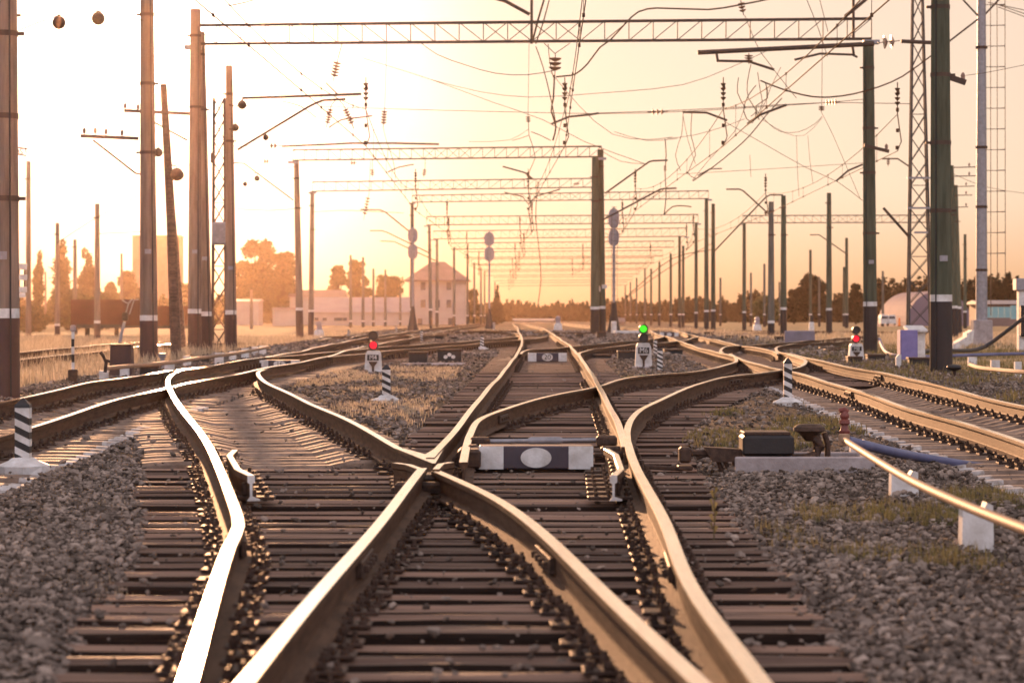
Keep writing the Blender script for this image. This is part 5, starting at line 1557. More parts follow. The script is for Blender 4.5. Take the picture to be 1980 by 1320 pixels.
MB().tube([q - Pp2[0] for q in Pp2], .042, 12).build('tube', M['bluepipe'], th, smooth=True)
p = at(1633, 846, .27)
th = thing('red_valve', 'rusty red valve stem standing at the joint of the two pipes', 'valve', p)
k = p.y / F; HH = 52 * k
mb = MB(); mb.lathe([(.028, -.02), (.03, .03), (.045, .035), (.05, .06), (.035, .075), (.03, .11), (.048, .125), (.045, .155), (.03, .165), (.04, .18), (.042, .2), (.02, HH)], n=12); mb.build('body', M['red_iron'], th, smooth=True)
mb = MB(); mb.tube([(-.05, 0, HH + .0), (0, 0, HH + .012), (.03, 0, HH - .01)], .022, 8); mb.build('handle', M['red_iron'], th)
# left pipe with white posts along the left track
pl = [(206, 712), (260, 707), (330, 701), (400, 690), (450, 684), (520, 671)]
Pp = [at(x, y, .27) for x, y in pl]
Pp = smooth(Pp, 1.0)
th = thing('air_pipe', 'pale pipe on white posts running past the big poles at left', 'pipe', Pp[0])
MB().tube([q - Pp[0] for q in Pp], .038, 8).build('tube', M['brass'], th, smooth=True)
for (x, by, ty, w, lab) in [(201, 736, 716, 17, 'first white pipe post on the left, under the small valve'), (241, 730, 709, 17, 'second white pipe post on the left, before the relay box'), (328, 722, 700, 18, 'third white pipe post on the left, by the leaning pole'),
                        (362, 708, 688, 14, 'fourth white pipe post on the left, before the tight pair of poles'), (424, 706, 682, 17, 'fifth white pipe post on the left'), (450, 698, 679, 13, 'sixth white pipe post on the left, before the sunlit pole'),
                        (474, 694, 673, 14, 'seventh white pipe post on the left'), (493, 690, 670, 12, 'eighth white pipe post on the left'), (508, 689, 668, 13, 'last white pipe post on the left, slightly tilted')]:
    pipe_post(x, by, ty, w, lab, forked=False)
p = at(203, 706, .36)
th = thing('small_valve', 'small dark valve on the first white post at left', 'valve', p)
mb = MB(); mb.tube([(0, 0, -.12), (.02, 0, .05), (-.03, 0, .16), (-.08, 0, .22)], .03, 7); mb.tube([(-.02, 0, .1), (.09, 0, .06)], .022, 6); mb.build('body', M['dark_iron'], th)
# relay box + cable post, left
p = at(233, 728); k = p.y / F
th = thing('relay_box', 'tall dark red box standing in the grass left of the tall pole', 'relay box', p)
MB().box((0, .2, 30 * k), (43 * k, .4, 62 * k), taper=.93, bev=.02).build('case', M['base_red'], th)
MB().box((0, .2, 61.5 * k), (43 * k, .44, 2.5 * k), bev=.01).build('lid', M['base_red'], th)
d = 82
b = wp(231, 672, d)
th = thing('tension_weight', 'grey slanting tension rod with pulley behind the dark red box', 'rod', b)
mb = MB(); mb.tube([wp(x, y, d) - b for x, y in [(230, 690), (231, 665), (236, 640), (241, 622)]], .05, 7); mb.build('rod', M['grey_steel'], th)
mb = MB(); mb.box(wp(242, 612, d) - b, (.18, .14, .26), bev=.03); mb.build('pulley', M['dark_iron'], th)
mb = MB()
for a_ in ([(243, 606), (249, 585), (256, 578)], [(250, 608), (259, 580), (268, 579)], [(236, 580), (246, 586), (252, 584)]): mb.tube([wp(x, y, d) - b for x, y in a_], .022, 5)
mb.build('link', M['grey_steel'], th)
p = at(314, 715); k = p.y / F
th = thing('cable_pedestal', 'small grey pedestal between the tall pole and the leaning pole', 'pedestal', p)
MB().box((0, 0, 12 * k), (7 * k, .12, 24 * k)).build('stem', M['grey_steel'], th); MB().box((0, 0, 28 * k), (13 * k, .2, 9 * k), bev=.015, taper=1.1).build('head', M['grey_steel'], th)
# dark boxes lying along the tracks
def iron_box(xl, xr, yt, yb, label, dots=False, mt='black', dep=.45, d=None, lid=True, nm='cable_box'):
    p = at((xl + xr) / 2, yb) if d is None else wp((xl + xr) / 2, yb, d)
    k = p.y / F
    W, H = (xr - xl) * k, (yb - yt) * k
    th = thing(nm, label, 'box', p, 0, 'dark boxes along the tracks')
    MB().box((0, dep / 2, H / 2 - .03), (W, dep, H + .02), bev=.02).build('case', M[mt], th)
    if lid: MB().box((0, dep / 2, H - .01), (W * 1.06, dep * 1.08, .05), bev=.012).build('lid', M['dark_iron'], th)
    if dots:
        for (x, z) in ((-.09, .45), (.0, .62), (.09, .45)):
            o = MB(); n = 12; o.prism([(x + .05 * math.cos(6.283 * i / n), H * z + .045 * math.sin(6.283 * i / n)) for i in range(n)], -.008, .004); o.build('painted_dot', M['white'], th)
for q in [(270, 306, 708, 724, 'low dark box in front of the tall pole at left'), (373, 404, 691, 702, 'low dark box in front of the tight pair of poles'), (790, 826, 681, 704, 'dark box with a ridged lid right of the left red signal')]: iron_box(*q)
iron_box(846, 892, 676, 701, 'dark box marked with three white dots', dots=True)
for q in [(1597, 1640, 675.5, 684, 'front one of two long dark boxes left of the right red signal'), (1587, 1625, 672, 681, 'rear one of two long dark boxes left of the right red signal'), (1678, 1712, 686, 697, 'low box at the foot of the tall mossy pole'),
          (1758, 1798, 692, 707, 'low dark box between the purple cabinet and the thickest mossy pole'), (1640, 1668, 690, 702, 'small drum shaped box below the right red signal'), (1195, 1240, 679, 697, 'motor box left of the green signal, with a lit edge'),
          (1285, 1320, 676, 690, 'dark motor box right of the green signal'), (1148, 1182, 686, 693, 'flat dark motor arm left of the green signal'), (1114, 1128, 645, 655, 'small dark box left of the paired poles'),
          (1154, 1172, 642, 655, 'rounded dark box at the foot of the paired poles'), (1497, 1515, 651, 661, 'small dark box left of the lilac low wall'), (1432, 1444, 650, 658, 'tiny dark box far right of the green signal'),
          (1402, 1418, 649, 655, 'tiny flat box far right beside the rails'), (841, 858, 649, 659, 'tiny dark box left of the small striped post'), (872, 884, 652, 658, 'tiniest dark box left of the small striped post'), (1361, 1376, 642, 650, 'tiny box left of two others on the far right')]: iron_box(*q)
p = at(837, 706); k = p.y / F
o = MB().box((0, 0, .0), (125 * k, .5, 9 * k), rot=Matrix.Rotation(.10, 3, 'Z'), bev=.03).build('concrete_curb', M['conc_raw']); o.location = p
tag(o, 'pale concrete curb under the dark boxes right of the left red signal', 'curb')
# mushroom by the thickest pole
p = at(1845, 727); k = p.y / F
th = thing('mushroom_vent', 'black mushroom shaped junction head at the foot of the thickest mossy pole', 'junction head', p)
MB().tube([(0, 0, 0), (0, 0, 16 * k)], .04, 8).build('stem', M['dark_iron'], th)
mb = MB(); mb.lathe([(.05, 10 * k), (.13, 13 * k), (.15, 17 * k), (.13, 21 * k), (.02, 23 * k)], n=14); mb.build('cap', M['black'], th, smooth=True)
# cabinets
p = at(1758, 699); k = p.y / F
th = thing('purple_cabinet', 'purple painted metal cabinet left of the thickest mossy pole', 'cabinet', p)
MB().box((0, .3, 30 * k), (34 * k, .55, 62 * k), bev=.012).build('case', M['lilac'], th)
MB().box((0, .015, 27 * k), (30 * k, .02, 48 * k)).build('door', M['lilac'], th)
p = wp(1772, 690, p.y + 3.0); p.z = g(p.x, p.y)
th = thing('white_cabinet', 'white cabinet with a sloping lid behind the purple one', 'cabinet', p)
MB().box((0, .3, 31 * k), (37 * k, .5, 66 * k), bev=.012).build('case', M['white'], th)
MB().box((0, .2, 64 * k), (41 * k, .8, 7 * k), rot=Matrix.Rotation(.12, 3, 'X'), bev=.02).build('lid', M['white'], th)
p = wp(1546, 658, 95); p.z = g(p.x, 95); k = 95 / F
th = thing('low_wall', 'low lilac grey concrete wall among the right hand poles', 'wall', p)
th['kind'] = 'thing'
MB().box((0, 0, .22), (58 * k, .25, 20 * k + .25), bev=.03).build('panel', M['lilac_grey'] if 'lilac_grey' in M else mat('lilac_grey_concrete', (.26, .23, .27), .85, 0, c2=(.2, .175, .2), scale=3), th)
p = at(1737, 711); k = p.y / F
th = thing('white_marker', 'small white chamfered marker left of the thickest mossy pole', 'marker', p)
MB().prism([(-5 * k, -.05), (5 * k, -.05), (5 * k, 26 * k), (0, 26 * k), (-5 * k, 20 * k)], -.06, .06).build('stone', M['white'], th)
for (x, by, ty, w, lab) in [(1880, 708, 690, 17, 'left one of three white posts under the gold pipe at the right edge'), (1924, 721, 696, 17, 'middle one of three white posts under the gold pipe at the right edge'), (1968, 728, 699, 13, 'right one of three white posts under the gold pipe at the right edge')]:
    pipe_post(x, by, ty, w, lab, forked=False)
Pq = smooth([at(1876, 705, .34), at(1895, 711, .36), at(1930, 715, .38), at(1975, 719, .4), at(2030, 724, .4)], .5)
th = thing('air_pipe', 'short wavy gold lit pipe on three white posts at the right edge', 'pipe', Pq[0])
MB().tube([q - Pq[0] for q in Pq], .035, 8).build('tube', M['brass'], th, smooth=True)
Pq = smooth([wp(1700, 655, 84), wp(1707, 672, 78), wp(1718, 683, 74), wp(1745, 688, 72), wp(1800, 689, 72), wp(1880, 686, 72), wp(2000, 683, 72)], .6)
for q in Pq: q.z = max(q.z, g(q.x, q.y) + .05)
th = thing('blue_pipe', 'long level blue pipe passing behind the thickest mossy pole', 'pipe', Pq[0])
MB().tube([q - Pq[0] for q in Pq], .045, 8).build('tube', M['bluepipe'], th, smooth=True)
Pq = smooth([wp(1770, 683, 74), wp(1812, 676, 76), wp(1860, 678, 78), wp(1905, 670, 80), wp(1940, 645, 80), wp(1985, 610, 80)], .6)
o = MB().tube([q for q in Pq], .06, 8).build('black_hose', M['black'], smooth=True)
tag(o, 'thick black cable rising to the right edge behind the gold pipe', 'cable')
p = wp(1842, 672, 96); 
mb = MB()
for i in range(9):
    q = wp(1840 + i * 4.5, 667 - i * 2.6 - (6 if i > 5 else 0), 94 + i)
    mb.box(Vector((q.x, q.y, q.z - .2)), (.1, .9, .5), rot=Matrix.Rotation(.1, 3, 'Y'), bev=.01)
o = mb.build('white_fence', M['white']); tag(o, 'low whitewashed kerb climbing to the concrete socket of the mast', 'kerb', kind='thing')
# white hut cut by the right edge
d = 90
p = wp(1972, 660, d); p.z = g(p.x, d)
th = thing('white_booth', 'narrow white booth with a ribbed cap cut by the right picture edge', 'booth', p)
k = d / F
MB().box((.1, .3, 2.2 * .5), (13 * k, .4, 2.2), bev=.02).build('wall', M['white'], th)
MB().box((.1, .3, wp(0, 550, d).z - p.z), (26 * k, .6, 24 * k), bev=.03).build('cap', M['grey_steel'], th)
MB().box((.12, -.05, 60 * k), (14 * k, .25, 60 * k), bev=.03).build('meter_box', M['black'], th)
MB().tube([(12 * k, -1.2, -.1), (12 * k, -1.2, 2.3)], .055, 8).build('post', M['black'], th)

# number plate and plates by the left edge pole
d = 45.5
o = wp(42, 293, d)
th = thing('number_plate', 'small tilted cut out number plate right of the left edge pole', 'sign', o)
rot = Matrix.Rotation(.16, 3, 'Y')
k = d / F
fr = MB()
fr.box(rot @ Vector((0, 0, 6.5 * k)), (20 * k, .012, 2.2 * k), 0, rot); fr.box(rot @ Vector((0, 0, -6.5 * k)), (20 * k, .012, 2.2 * k), 0, rot); fr.box(rot @ Vector((-9.5 * k, 0, 0)), (1.4 * k, .012, 14 * k), 0, rot)
fr.build('frame', M['steel'], th)
th2 = text_mesh('lettering', '128', 16 * k, M['steel'], th, (0, 0, 0), rot=(R(90), .16, R(180)))
mb = MB(); mb.tube([(-10 * k, 0, 0), (-30 * k, 0, 3 * k)], .008, 4); mb.build('bracket', M['steel'], th)
d = 60
o = wp(42, 575, d)
th = thing('plate_rack', 'stack of white route plates on a stand beside the left edge pole', 'sign', o)
k = d / F
for (y, h, w, dx, sl_) in [(515, 12, 22, 0, -.08), (536, 11, 23, 0, -.05), (560, 11, 22, 0, .0), (571, 9, 18, -1, .05)]:
    c = wp(41 + dx, y, d) - o
    MB().box(c, (w * k, .04, h * k), rot=Matrix.Rotation(-sl_, 3, 'Y'), bev=.008).build('plate', M['white'], th)
mb = MB(); mb.tube([(-7 * k, .05, -.9), (-7 * k, .05, 66 * k)], .03, 6); mb.tube([(5 * k, .05, 0), (5 * k, .05, 60 * k)], .02, 6); mb.build('stand', M['steel'], th)

# ------------------------------------------------------------------ buildings
def gable(name, label, cat, xl, xr, ye, yr, d, dep, wall, roof, windows=(), hip=False, base=645, over=.3, ridge_x=None, wsize=(.9, 1.4)):
    x0, x1 = (xl - CX) / F * d, (xr - CX) / F * d
    zb = min(g(x0, d), g(x1, d)) - .3
    p = Vector(((x0 + x1) / 2, d, zb))
    W = x1 - x0
    ze, zr = wp(0, ye, d).z - zb, wp(0, yr, d).z - zb
    th = thing(name, label, cat, p)
    th['kind'] = 'thing'
    MB().box((0, dep / 2, ze / 2), (W, dep, ze)).build('wall', M[wall], th)
    mb = MB()
    a = W / 2 + over
    y0, y1 = -over, dep + over
    if hip:
        rx0, rx1 = (ridge_x or (-W * .12, W * .12))
        v = [(-a, y0, ze), (a, y0, ze), (a, y1, ze), (-a, y1, ze), (rx0, dep / 2, zr), (rx1, dep / 2, zr)]
        mb.add(v, [(0, 1, 5, 4), (1, 2, 5), (2, 3, 4, 5), (3, 0, 4), (3, 2, 1, 0)])
        mb.add([(x, y, z - .25) for x, y, z in v[:4]] + [(x, y, z - .002) for x, y, z in v[:4]], [(0, 1, 5, 4), (1, 2, 6, 5), (2, 3, 7, 6), (3, 0, 4, 7), (3, 2, 1, 0)])
    else:
        v = [(-a, y0, ze), (a, y0, ze), (a, dep / 2, zr), (-a, dep / 2, zr), (a, y1, ze), (-a, y1, ze)]
        mb.add(v, [(0, 1, 2, 3), (3, 2, 4, 5), (0, 3, 5), (1, 4, 2), (0, 5, 4, 1)])
    mb.build('roof', M[roof], th)
    for (px, py) in windows:
        c = wp(px, py, d) - p
        w = MB(); w.box((c.x, -.02, c.z), (wsize[0], .10, wsize[1])); f = w.build('window', M['plaster'], th)
        MB().box((c.x, -.075, c.z), (wsize[0] * .82, .03, wsize[1] * .86)).build('pane', M['glass'], f)
    return th, p
th, p = gable('pale_house', 'pale three storey house with a hipped roof in the haze left of centre', 'house', 791, 900, 541, 505, 420, 9, 'plaster', 'roof',
      [(818, 553), (868, 553), (818, 587), (868, 587), (812, 623), (871, 622), (846, 587)], hip=True, over=.7)
gable('long_shed', 'long low pale building with a sheet roof behind five thin poles', 'building', 600, 792, 604, 574, 360, 14, 'plaster', 'pale_roof', [(612, 617), (628, 617), (650, 617), (658, 617), (667, 617)], wsize=(.7, .5))
gable('gabled_shed', 'gabled pale shed rising behind the second gantry pole', 'building', 560, 660, 574, 560, 400, 12, 'plaster', 'roof')
gable('small_hut', 'small pale hut with a flat dark roof left of the second gantry pole', 'hut', 527, 573, 598, 594, 330, 6, 'plaster', 'roof', over=.2)
gable('pale_annex', 'pale annex showing between the sunlit pole and the dark trees', 'building', 455, 500, 582, 578, 345, 6, 'plaster', 'pale_roof', over=.2)
gable('tower_block', 'tall flat roofed brick tower in the haze behind the tall pole at left', 'building', 256, 336, 455, 452, 480, 14, 'brickwall', 'roof', over=.4)
gable('platform_hall', 'low hazy hall with a pale roof edge far down the middle', 'building', 995, 1070, 619, 616, 560, 14, 'plaster', 'pale_roof', over=.4)
gable('dark_shed', 'low shed with a turquoise fence at the far right', 'building', 1908, 1985, 588, 580, 260, 10, 'roof', 'pale_roof', over=.6)
d = 250
for i, x in enumerate(range(1912, 1990, 12)):
    p = wp(x, 608, d)
    o = MB().box((0, 0, .4), (.56, .08, 1.0 + .25 * (x > 1950))).build('fence_panel', M['cyan']); o.location = (p.x, d, wp(0, 612, d).z)
    tag(o, 'turquoise fence panel standing in a row before the low shed at far right', 'fence panel', 'turquoise fence panels', 'thing')
# arched hangar
d = 330
x0, x1 = wp(1752, 0, d).x, wp(1880, 0, d).x
zb = -.4
th = thing('arched_hangar', 'pale lilac arched hangar half hidden by the big lattice tower', 'hangar', ((x0 + x1) / 2, d, zb)); th['kind'] = 'thing'
W, H = (x1 - x0) / 2, wp(0, 562, d).z - zb
mb = MB(); n = 20
mb.prism([(W * math.cos(math.pi * i / n), H * math.sin(math.pi * i / n) ** .9) for i in range(n + 1)], 0, 26)
mb.build('shell', M['hangar'], th)
MB().box((0, -.06, H * .3), (W * .6, .1, H * .6)).build('door', M['roof'], th)
gable('sunlit_hut', 'tiny sunlit orange gabled hut right of the right tall signal', 'hut', 1196, 1208, 622, 614, 400, 4, 'brickwall', 'roof', over=.1)
# goods wagon
d = 150
p = wp(211, 640, d); p.z = g(p.x, d)
th = thing('goods_wagon', 'rust brown goods wagon standing in the grass behind the poles at left', 'wagon', p)
k = d / F
z1 = wp(0, 580, d).z - p.z
MB().box((0, 0, (z1 + .75) / 2), (102 * k, 8, z1 - .75)).build('body', M['wagon'], th)
mb = MB()
for i in range(5): mb.box((0, -4.03, .9 + i * (z1 - 1.05) / 4), (100 * k, .06, .08))
for i in range(2): mb.box((-49 * k + i * 98 * k, -4.05, (z1 + .75) / 2), (.10, .1, z1 - .8))
mb.build('rib', M['wagon'], th)
for s in (-1, 1):
    mb = MB(); mb.tube([(s * .8 - .06, -2.6, .45), (s * .8 + .06, -2.6, .45)], .46, 18); mb.build('wheel', M['dark_iron'], th)
MB().box((0, 0, .72), (2.4, 8.2, .2)).build('frame', M['base'], th)
p = wp(345, 645, 160); p.z = g(p.x, 160); k = 160 / F
th = thing('flat_wagon', 'second rust brown wagon showing between the tall pole and the pair of poles', 'wagon', p)
z1 = wp(0, 592, 160).z - p.z
MB().box((-10 * k, 0, (z1 + .7) / 2), (110 * k, 7, z1 - .7)).build('body', M['wagon'], th)
MB().box((-10 * k, 0, .65), (100 * k, 7, .2)).build('frame', M['base'], th)
for s in (-1, 1):
    mb = MB(); mb.tube([(s * .8 - .3, -2.4, .4), (s * .8 - .18, -2.4, .4)], .42, 16); mb.build('wheel', M['dark_iron'], th)
MB().box((-10 * k, -3.52, (z1 + .7) / 2), (108 * k, .06, .1)).build('rib', M['wagon'], th)
# people and orange marker far right
p = wp(1739, 628, 300); p.z = g(p.x, 300)
th = thing('orange_marker', 'tiny orange marker stand far beyond the tall mossy pole', 'marker', p)
MB().box((0, 0, .5), (.25, .25, 1.0), taper=.6, bev=.03).build('cone', M['orange'], th); MB().box((0, 0, .05), (.45, .45, .1)).build('foot', M['black'], th)
for (x, lab) in [(1708, 'left of two far white parked vans beyond the tall mossy pole'), (1722, 'right of two far white parked vans beyond the tall mossy pole')]:
    p = wp(x, 626, 310); p.z = g(p.x, 310) + .1
    th = thing('parked_van', lab, 'van', p, 0, 'far white vans')
    MB().prism([(-.45, .25), (.45, .25), (.45, .9), (.38, 1.25), (-.38, 1.25), (-.45, .9)], -1.2, 1.2).build('body', M['white'], th)
    MB().box((0, -1.21, .95), (.66, .03, .28)).build('window', M['glass'], th)
    for s in (-.36, .36): MB().tube([(s - .06, -.7, .22), (s + .06, -.7, .22)], .24, 12).build('wheel', M['black'], th)

# ------------------------------------------------------------------ trees
def leaf_cloud(cl, n, size, seed):
    """cl: clumps (x, y, z, rx, rz); many leaf sized quads through each clump's volume"""
    r = np.random.default_rng(seed)
    vol = np.array([c[3] * c[3] * c[4] for c in cl]) ** .75
    idx = r.choice(len(cl), n, p=vol / vol.sum())
    C = np.array(cl)[idx]
    u = r.normal(size=(n, 3)); u /= np.linalg.norm(u, axis=1)[:, None]
    rad = r.uniform(.25, 1.0, (n, 1)) ** .6 * (1 + .2 * np.abs(r.normal(size=(n, 1))))
    P = C[:, :3] + u * rad * np.stack([C[:, 3], C[:, 3], C[:, 4]], -1)
    a = r.normal(size=(n, 3)); a /= np.linalg.norm(a, axis=1)[:, None]
    b = np.cross(a, r.normal(size=(n, 3))); b /= np.linalg.norm(b, axis=1)[:, None]
    s = size * r.uniform(.5, 1.3, (n, 1))
    V = np.stack([P - a * s, P + b * s * .6, P + a * s, P - b * s * .6], 1).reshape(-1, 3)
    Fa = np.arange(n * 4).reshape(-1, 4)
    return V, Fa
def tree(name, label, px, yt, wpx, d, kind='round', n=2600, size=.32, yb=636, trunk=.2, leaf='leaf', seed=1, group=None):
    r = random.Random(seed)
    p = wp(px, yb, d); p.z = g(p.x, d) - .2
    H = wp(px, yt, d).z - p.z
    W = wpx / F * d / 2
    th = thing(name, label, 'tree', p, 0, group)
    mb = MB()
    mb.tube([(0, 0, 0), (r.uniform(-.1, .1), 0, H * .35), (r.uniform(-.3, .3), 0, H * .75)], [trunk, trunk * .75, trunk * .25], 7)
    cl = []
    if kind == 'round':
        for i in range(64):
            z = H * r.uniform(.14, .96); f = 1 - abs(z / H - .5) * 1.3
            x, y = r.uniform(-1, 1) * W * .72 * max(.25, f), r.uniform(-1, 1) * W * .7 * max(.25, f)
            rr = W * r.uniform(.10, .34)
            cl.append((x, y, min(z, H - rr * .8), rr, rr * .8))
            mb.tube([(0, 0, H * r.uniform(.25, .5)), (x * .6, y * .6, z * .8), (x, y, z)], [trunk * .4, trunk * .22, .02], 5)
    elif kind == 'poplar':
        for i in range(12):
            z = H * (.18 + .76 * i / 11); rr = W * (.62 + .38 * math.sin(math.pi * (i + 1.5) / 13.5)) * r.uniform(.75, 1.1) * (1 if i < 9 else .6)
            cl.append((r.uniform(-.3, .3) * W, r.uniform(-.3, .3) * W, z, rr * .85, H * .065))
    else:
        for i in range(11):
            z = H * (.12 + .84 * i / 10); rr = W * (1.02 - i / 10.5)
            cl.append((r.uniform(-.1, .1) * W, 0, z, max(.12, rr), H * .05))
    mb.build('trunk', M['bark'], th)
    V, Fa = leaf_cloud(cl, int(n * (3.6 if kind == 'round' else 2.4)), size * .62, seed)
    o = npmesh('crown', V, Fa, M[leaf]); o.parent = th
    return th
T = tree
T('poplar_tree', 'leftmost slim poplar, right of the bare rust toned pole', 75, 485, 22, 300, 'poplar', 1500, .26, seed=3)
T('poplar_tree', 'tallest poplar, behind the pole left of the goods wagon', 117, 462, 36, 300, 'poplar', 2400, .27, seed=4)
T('poplar_tree', 'third poplar with a thin top, left of the goods wagon', 167, 480, 36, 310, 'poplar', 2000, .27, seed=5)
T('poplar_tree', 'fourth poplar leaning against its neighbour above the wagon', 182, 515, 24, 320, 'poplar', 1200, .27, seed=6)
T('leafy_tree', 'low round tree above the goods wagon roof', 214, 545, 40, 330, 'round', 1100, .3, seed=7)
T('leafy_tree', 'leafy tree close left of the tower block', 246, 522, 60, 360, 'round', 1800, .32, seed=8)
T('leafy_tree', 'tree low behind the right side of the tower block', 350, 548, 60, 380, 'round', 1500, .34, seed=9)
T('leafy_tree', 'big broad tree right of the sunlit pole, highest of the group', 500, 462, 92, 400, 'round', 4200, .38, seed=10, trunk=.3)
T('leafy_tree', 'big tree filling the gap left of the second gantry pole', 546, 488, 78, 405, 'round', 3600, .38, seed=11, trunk=.3)
T('leafy_tree', 'lower tree between the sunlit pole and the big broad tree', 468, 500, 60, 410, 'round', 2400, .38, seed=12)
T('leafy_tree', 'rounded tree above the long low shed, left one', 652, 514, 52, 430, 'round', 2000, .38, seed=13)
T('leafy_tree', 'taller uneven tree above the long low shed, in the middle', 692, 497, 58, 440, 'round', 2600, .38, seed=14)
T('leafy_tree', 'spreading tree above the long low shed, nearest the house', 752, 531, 76, 450, 'round', 2400, .4, seed=15)
T('conifer_tree', 'small dark conifer right of the central double disc signal', 962, 551, 24, 430, 'pine', 1200, .34, leaf='pine', seed=16)
T('leafy_tree', 'dark bush right of the hipped house', 916, 560, 30, 440, 'round', 1200, .36, seed=17)
T('pine_tree', 'big dark rounded pine among the right hand poles', 1570, 530, 70, 420, 'round', 3000, .40, leaf='pine', seed=18, trunk=.28)
T('pine_tree', 'smaller dark pine left of the big rounded pine', 1535, 560, 40, 430, 'round', 1500, .4, leaf='pine', seed=19)
T('leafy_tree', 'yellow green round tree behind the mossy pole', 1480, 572, 70, 380, 'round', 2000, .38, leaf='weed', seed=20)
T('pine_tree', 'pine with thin top left of the tall mossy pole', 1655, 548, 36, 430, 'round', 1500, .4, leaf='pine', seed=21)
T('conifer_tree', 'pointed conifer right of the two close poles', 1397, 573, 16, 480, 'pine', 700, .4, leaf='pine', seed=22)
T('conifer_tree', 'pointed conifer left of the floodlit far poles', 1330, 582, 18, 520, 'pine', 700, .45, leaf='pine', seed=23)
T('leafy_tree', 'round bush before the foot of the left poplars', 60, 590, 70, 210, 'round', 1800, .24, seed=24)
T('leafy_tree', 'hazy bush beneath the tallest poplar', 132, 560, 110, 250, 'round', 2600, .3, seed=25)
T('leafy_tree', 'hazy bush low behind the goods wagon', 195, 566, 80, 260, 'round', 1800, .3, seed=26)
# far woods that read as one mass
def woods(x0, x1, d, ytop, label, seed, step=6, jag=10, leaf='pine', size=.5):
    r = random.Random(seed)
    cl = []
    x = x0
    while x < x1:
        p = wp(x, 0, d + r.uniform(-25, 25))
        H = wp(0, ytop + r.uniform(-jag, jag) * .55 + jag * .35 * math.sin(x * .05 + seed), d).z + .5
        w = r.uniform(.5, .95) * step / F * d
        sharp = r.random() < .6
        for i in range(8):
            t_ = i / 7
            cl.append((p.x, p.y, H * (.08 + .9 * t_), w * ((1.1 - .95 * t_) if sharp else (1.1 - .75 * t_ ** 3)), H * .08))
        x += step * r.uniform(.35, .9)
    V, Fa = leaf_cloud(cl, len(cl) * 45, size, seed)
    o = npmesh('far_woods', V, Fa, M[leaf])
    tag(o, label, 'woods', kind='stuff')
woods(930, 1150, 640, 594, 'hazy wood closing the view down the middle tracks', 31)
woods(1150, 1440, 620, 588, 'hazy wood behind the receding right hand gantry poles', 32)
woods(1430, 1800, 560, 576, 'dark wood behind the grey and mossy poles at right', 33, 7, 12)
woods(1700, 2150, 470, 548, 'dark pine wood along the far right horizon', 34, 7, 12)
woods(-150, 480, 460, 585, 'hazy low wood behind the poplars and goods wagon', 35, 8, 14, 'leaf')
woods(440, 930, 520, 596, 'hazy low trees behind the long low shed', 36, 8, 10, 'leaf')

# ------------------------------------------------------------------ grass
def blades(n, fx, fy, h0, h1, w, label, m, seed, cond=None, per=6, spread=.09, nm='grass'):
    r = np.random.default_rng(seed)
    pts = []
    while len(pts) < n:
        y = fy(r); x = fx(r, y)
        if cond and not cond(x, y): continue
        pts.append((x, y, gz(x, y)))
    P = np.repeat(np.array(pts), per, 0)
    k = len(P)
    P[:, 0] += r.normal(0, spread, k); P[:, 1] += r.normal(0, spread, k)
    h = r.uniform(h0, h1, k) * np.repeat(r.uniform(.6, 1.2, n), per)
    an = r.uniform(0, 6.28, k); lean = r.uniform(.05, .55, k) * h
    dx, dy = np.cos(an), np.sin(an)
    bx, by = -dy * w, dx * w
    z = P[:, 2]
    v0 = np.stack([P[:, 0] + bx, P[:, 1] + by, z - .02], -1); v1 = np.stack([P[:, 0] - bx, P[:, 1] - by, z - .02], -1)
    v2 = np.stack([P[:, 0] + dx * lean * .4 - bx * .7, P[:, 1] + dy * lean * .4 - by * .7, z + h * .6], -1); v3 = np.stack([P[:, 0] + dx * lean * .4 + bx * .7, P[:, 1] + dy * lean * .4 + by * .7, z + h * .6], -1)
    v4 = np.stack([P[:, 0] + dx * lean, P[:, 1] + dy * lean, z + h], -1)
    V = np.stack([v0, v1, v2, v3, v4], 1).reshape(-1, 3)
    o5 = np.arange(k)[:, None] * 5
    tri = np.concatenate([o5 + np.array([0, 1, 2]), o5 + np.array([0, 2, 3]), o5 + np.array([3, 2, 4])], 0)
    o = npmesh(nm, V, tri, M[m])
    tag(o, label, 'grass', kind='stuff')
def nse(x, y, s): return math.sin(x * 1.7 + s) * math.sin(y * .9 + s * 2) + .6 * math.sin(x * .6 - y * .35 + s)
blades(12000, lambda r, y: -r.uniform(8.4, 9 + .14 * y), lambda r: 40 + 110 * r.random() ** .8, .08, .34, .011, 'dry golden grass covering the ground left of the tracks', 'grass', 41, lambda x, y: nse(x, y, 1) > -.6, 7, .16)
blades(1500, lambda r, y: r.uniform(-3.9, -1.1), lambda r: r.uniform(31, 62), .03, .10, .006, 'dry grass tufts round the leftmost dwarf signal and striped post', 'grass', 42, lambda x, y: bed(x, y) < .2 and nse(x, y, 2) > .1, 8, .06)
blades(3000, lambda r, y: r.uniform(6.9, 9 + .1 * y), lambda r: r.uniform(36, 110), .04, .18, .008, 'thin green and dry weeds at the right beyond the white lit rail', 'weed', 43, lambda x, y: bed(x, y) < .1 and nse(x, y, 3) > -.2, 7, .10)
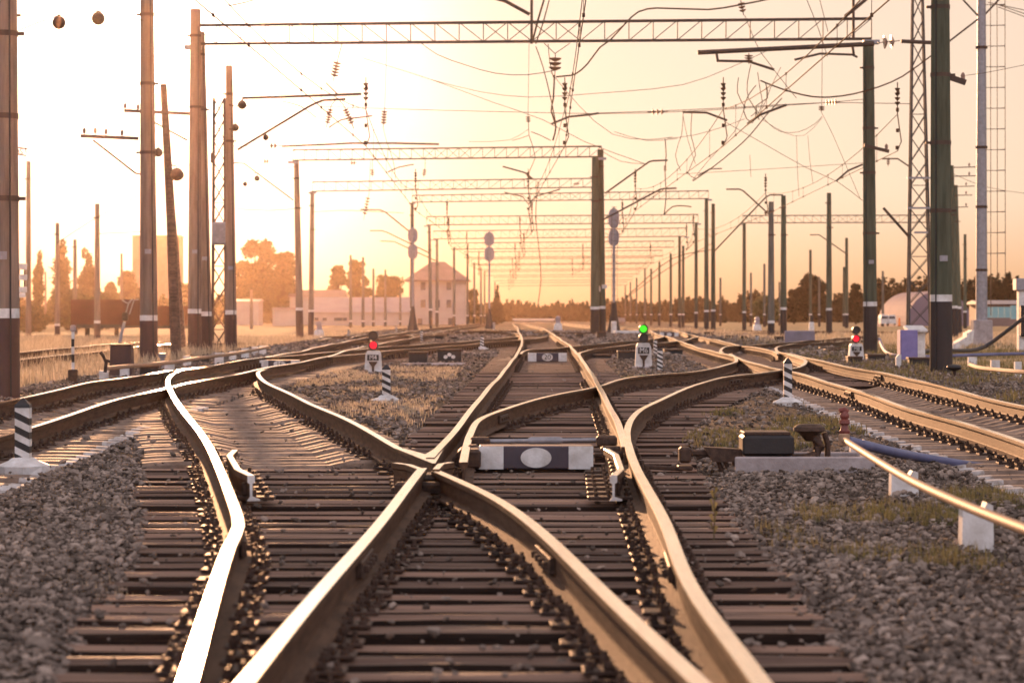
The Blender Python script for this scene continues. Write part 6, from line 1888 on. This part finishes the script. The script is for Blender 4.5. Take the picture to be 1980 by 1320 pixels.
blades(800, lambda r, y: r.uniform(1.9, 5.0), lambda r: r.uniform(24, 55), .03, .10, .006, 'green weed patches in the ballast beside the right striped post', 'weed', 44, lambda x, y: bed(x, y) < .2 and nse(x, y, 4) > .45, 8, .06)
blades(420, lambda r, y: r.uniform(1.6, 4.2), lambda r: r.uniform(12, 24), .04, .12, .003, 'sparse green tufts in the dark ballast at lower right', 'weed', 45, lambda x, y: bed(x, y) < .2 and nse(x * 1.5, y * 2, 5) > .5, 12, .04)
blades(220, lambda r, y: r.uniform(-3.0, 1.0), lambda r: r.uniform(11, 32), .02, .07, .003, 'wisps of straw between the near timbers', 'grass', 46, lambda x, y: nse(x * 2, y * 2, 6) > .9, 10, .06)
blades(3000, lambda r, y: r.uniform(9, 15 + .1 * y), lambda r: r.uniform(95, 190), .08, .3, .012, 'pale dry grass far right around the grey poles', 'grass', 47, None, 6, .15)
# single tall weed beside the right near rail
p = at(1380, 1040)
o = bpy.data.objects
mb = MB()
for i in range(14):
    a = i * 2.4
    z0 = .02 + .018 * i
    mb.add([(0, 0, z0), (.03 * math.cos(a), .03 * math.sin(a), z0 + .05), (.012 * math.cos(a + .5), .012 * math.sin(a + .5), z0 + .06)], [(0, 1, 2)])
mb.tube([(0, 0, -.05), (.006, 0, .14), (.0, 0, .29)], [.005, .004, .002], 4)
w_ = mb.build('weed_stalk', M['weed']); w_.location = p
tag(w_, 'single tall green weed stalk beside the right near rail', 'weed')

# ------------------------------------------------------------------ air
hz = bpy.data.materials.new('haze_air'); hz.use_nodes = True
t = hz.node_tree; t.nodes.clear()
pv = t.nodes.new('ShaderNodeVolumePrincipled'); ou = t.nodes.new('ShaderNodeOutputMaterial')
pv.inputs['Color'].default_value = (1.0, .72, .54, 1)
pv.inputs['Density'].default_value = .00006
pv.inputs['Anisotropy'].default_value = .92
t.links.new(pv.outputs[0], ou.inputs['Volume'])
mb = MB(); mb.box((0, 475, 10.5), (1440, 1090, 25.0))
o = mb.build('haze', hz)
tag(o, 'warm sunset haze filling the yard', 'haze', kind='stuff')
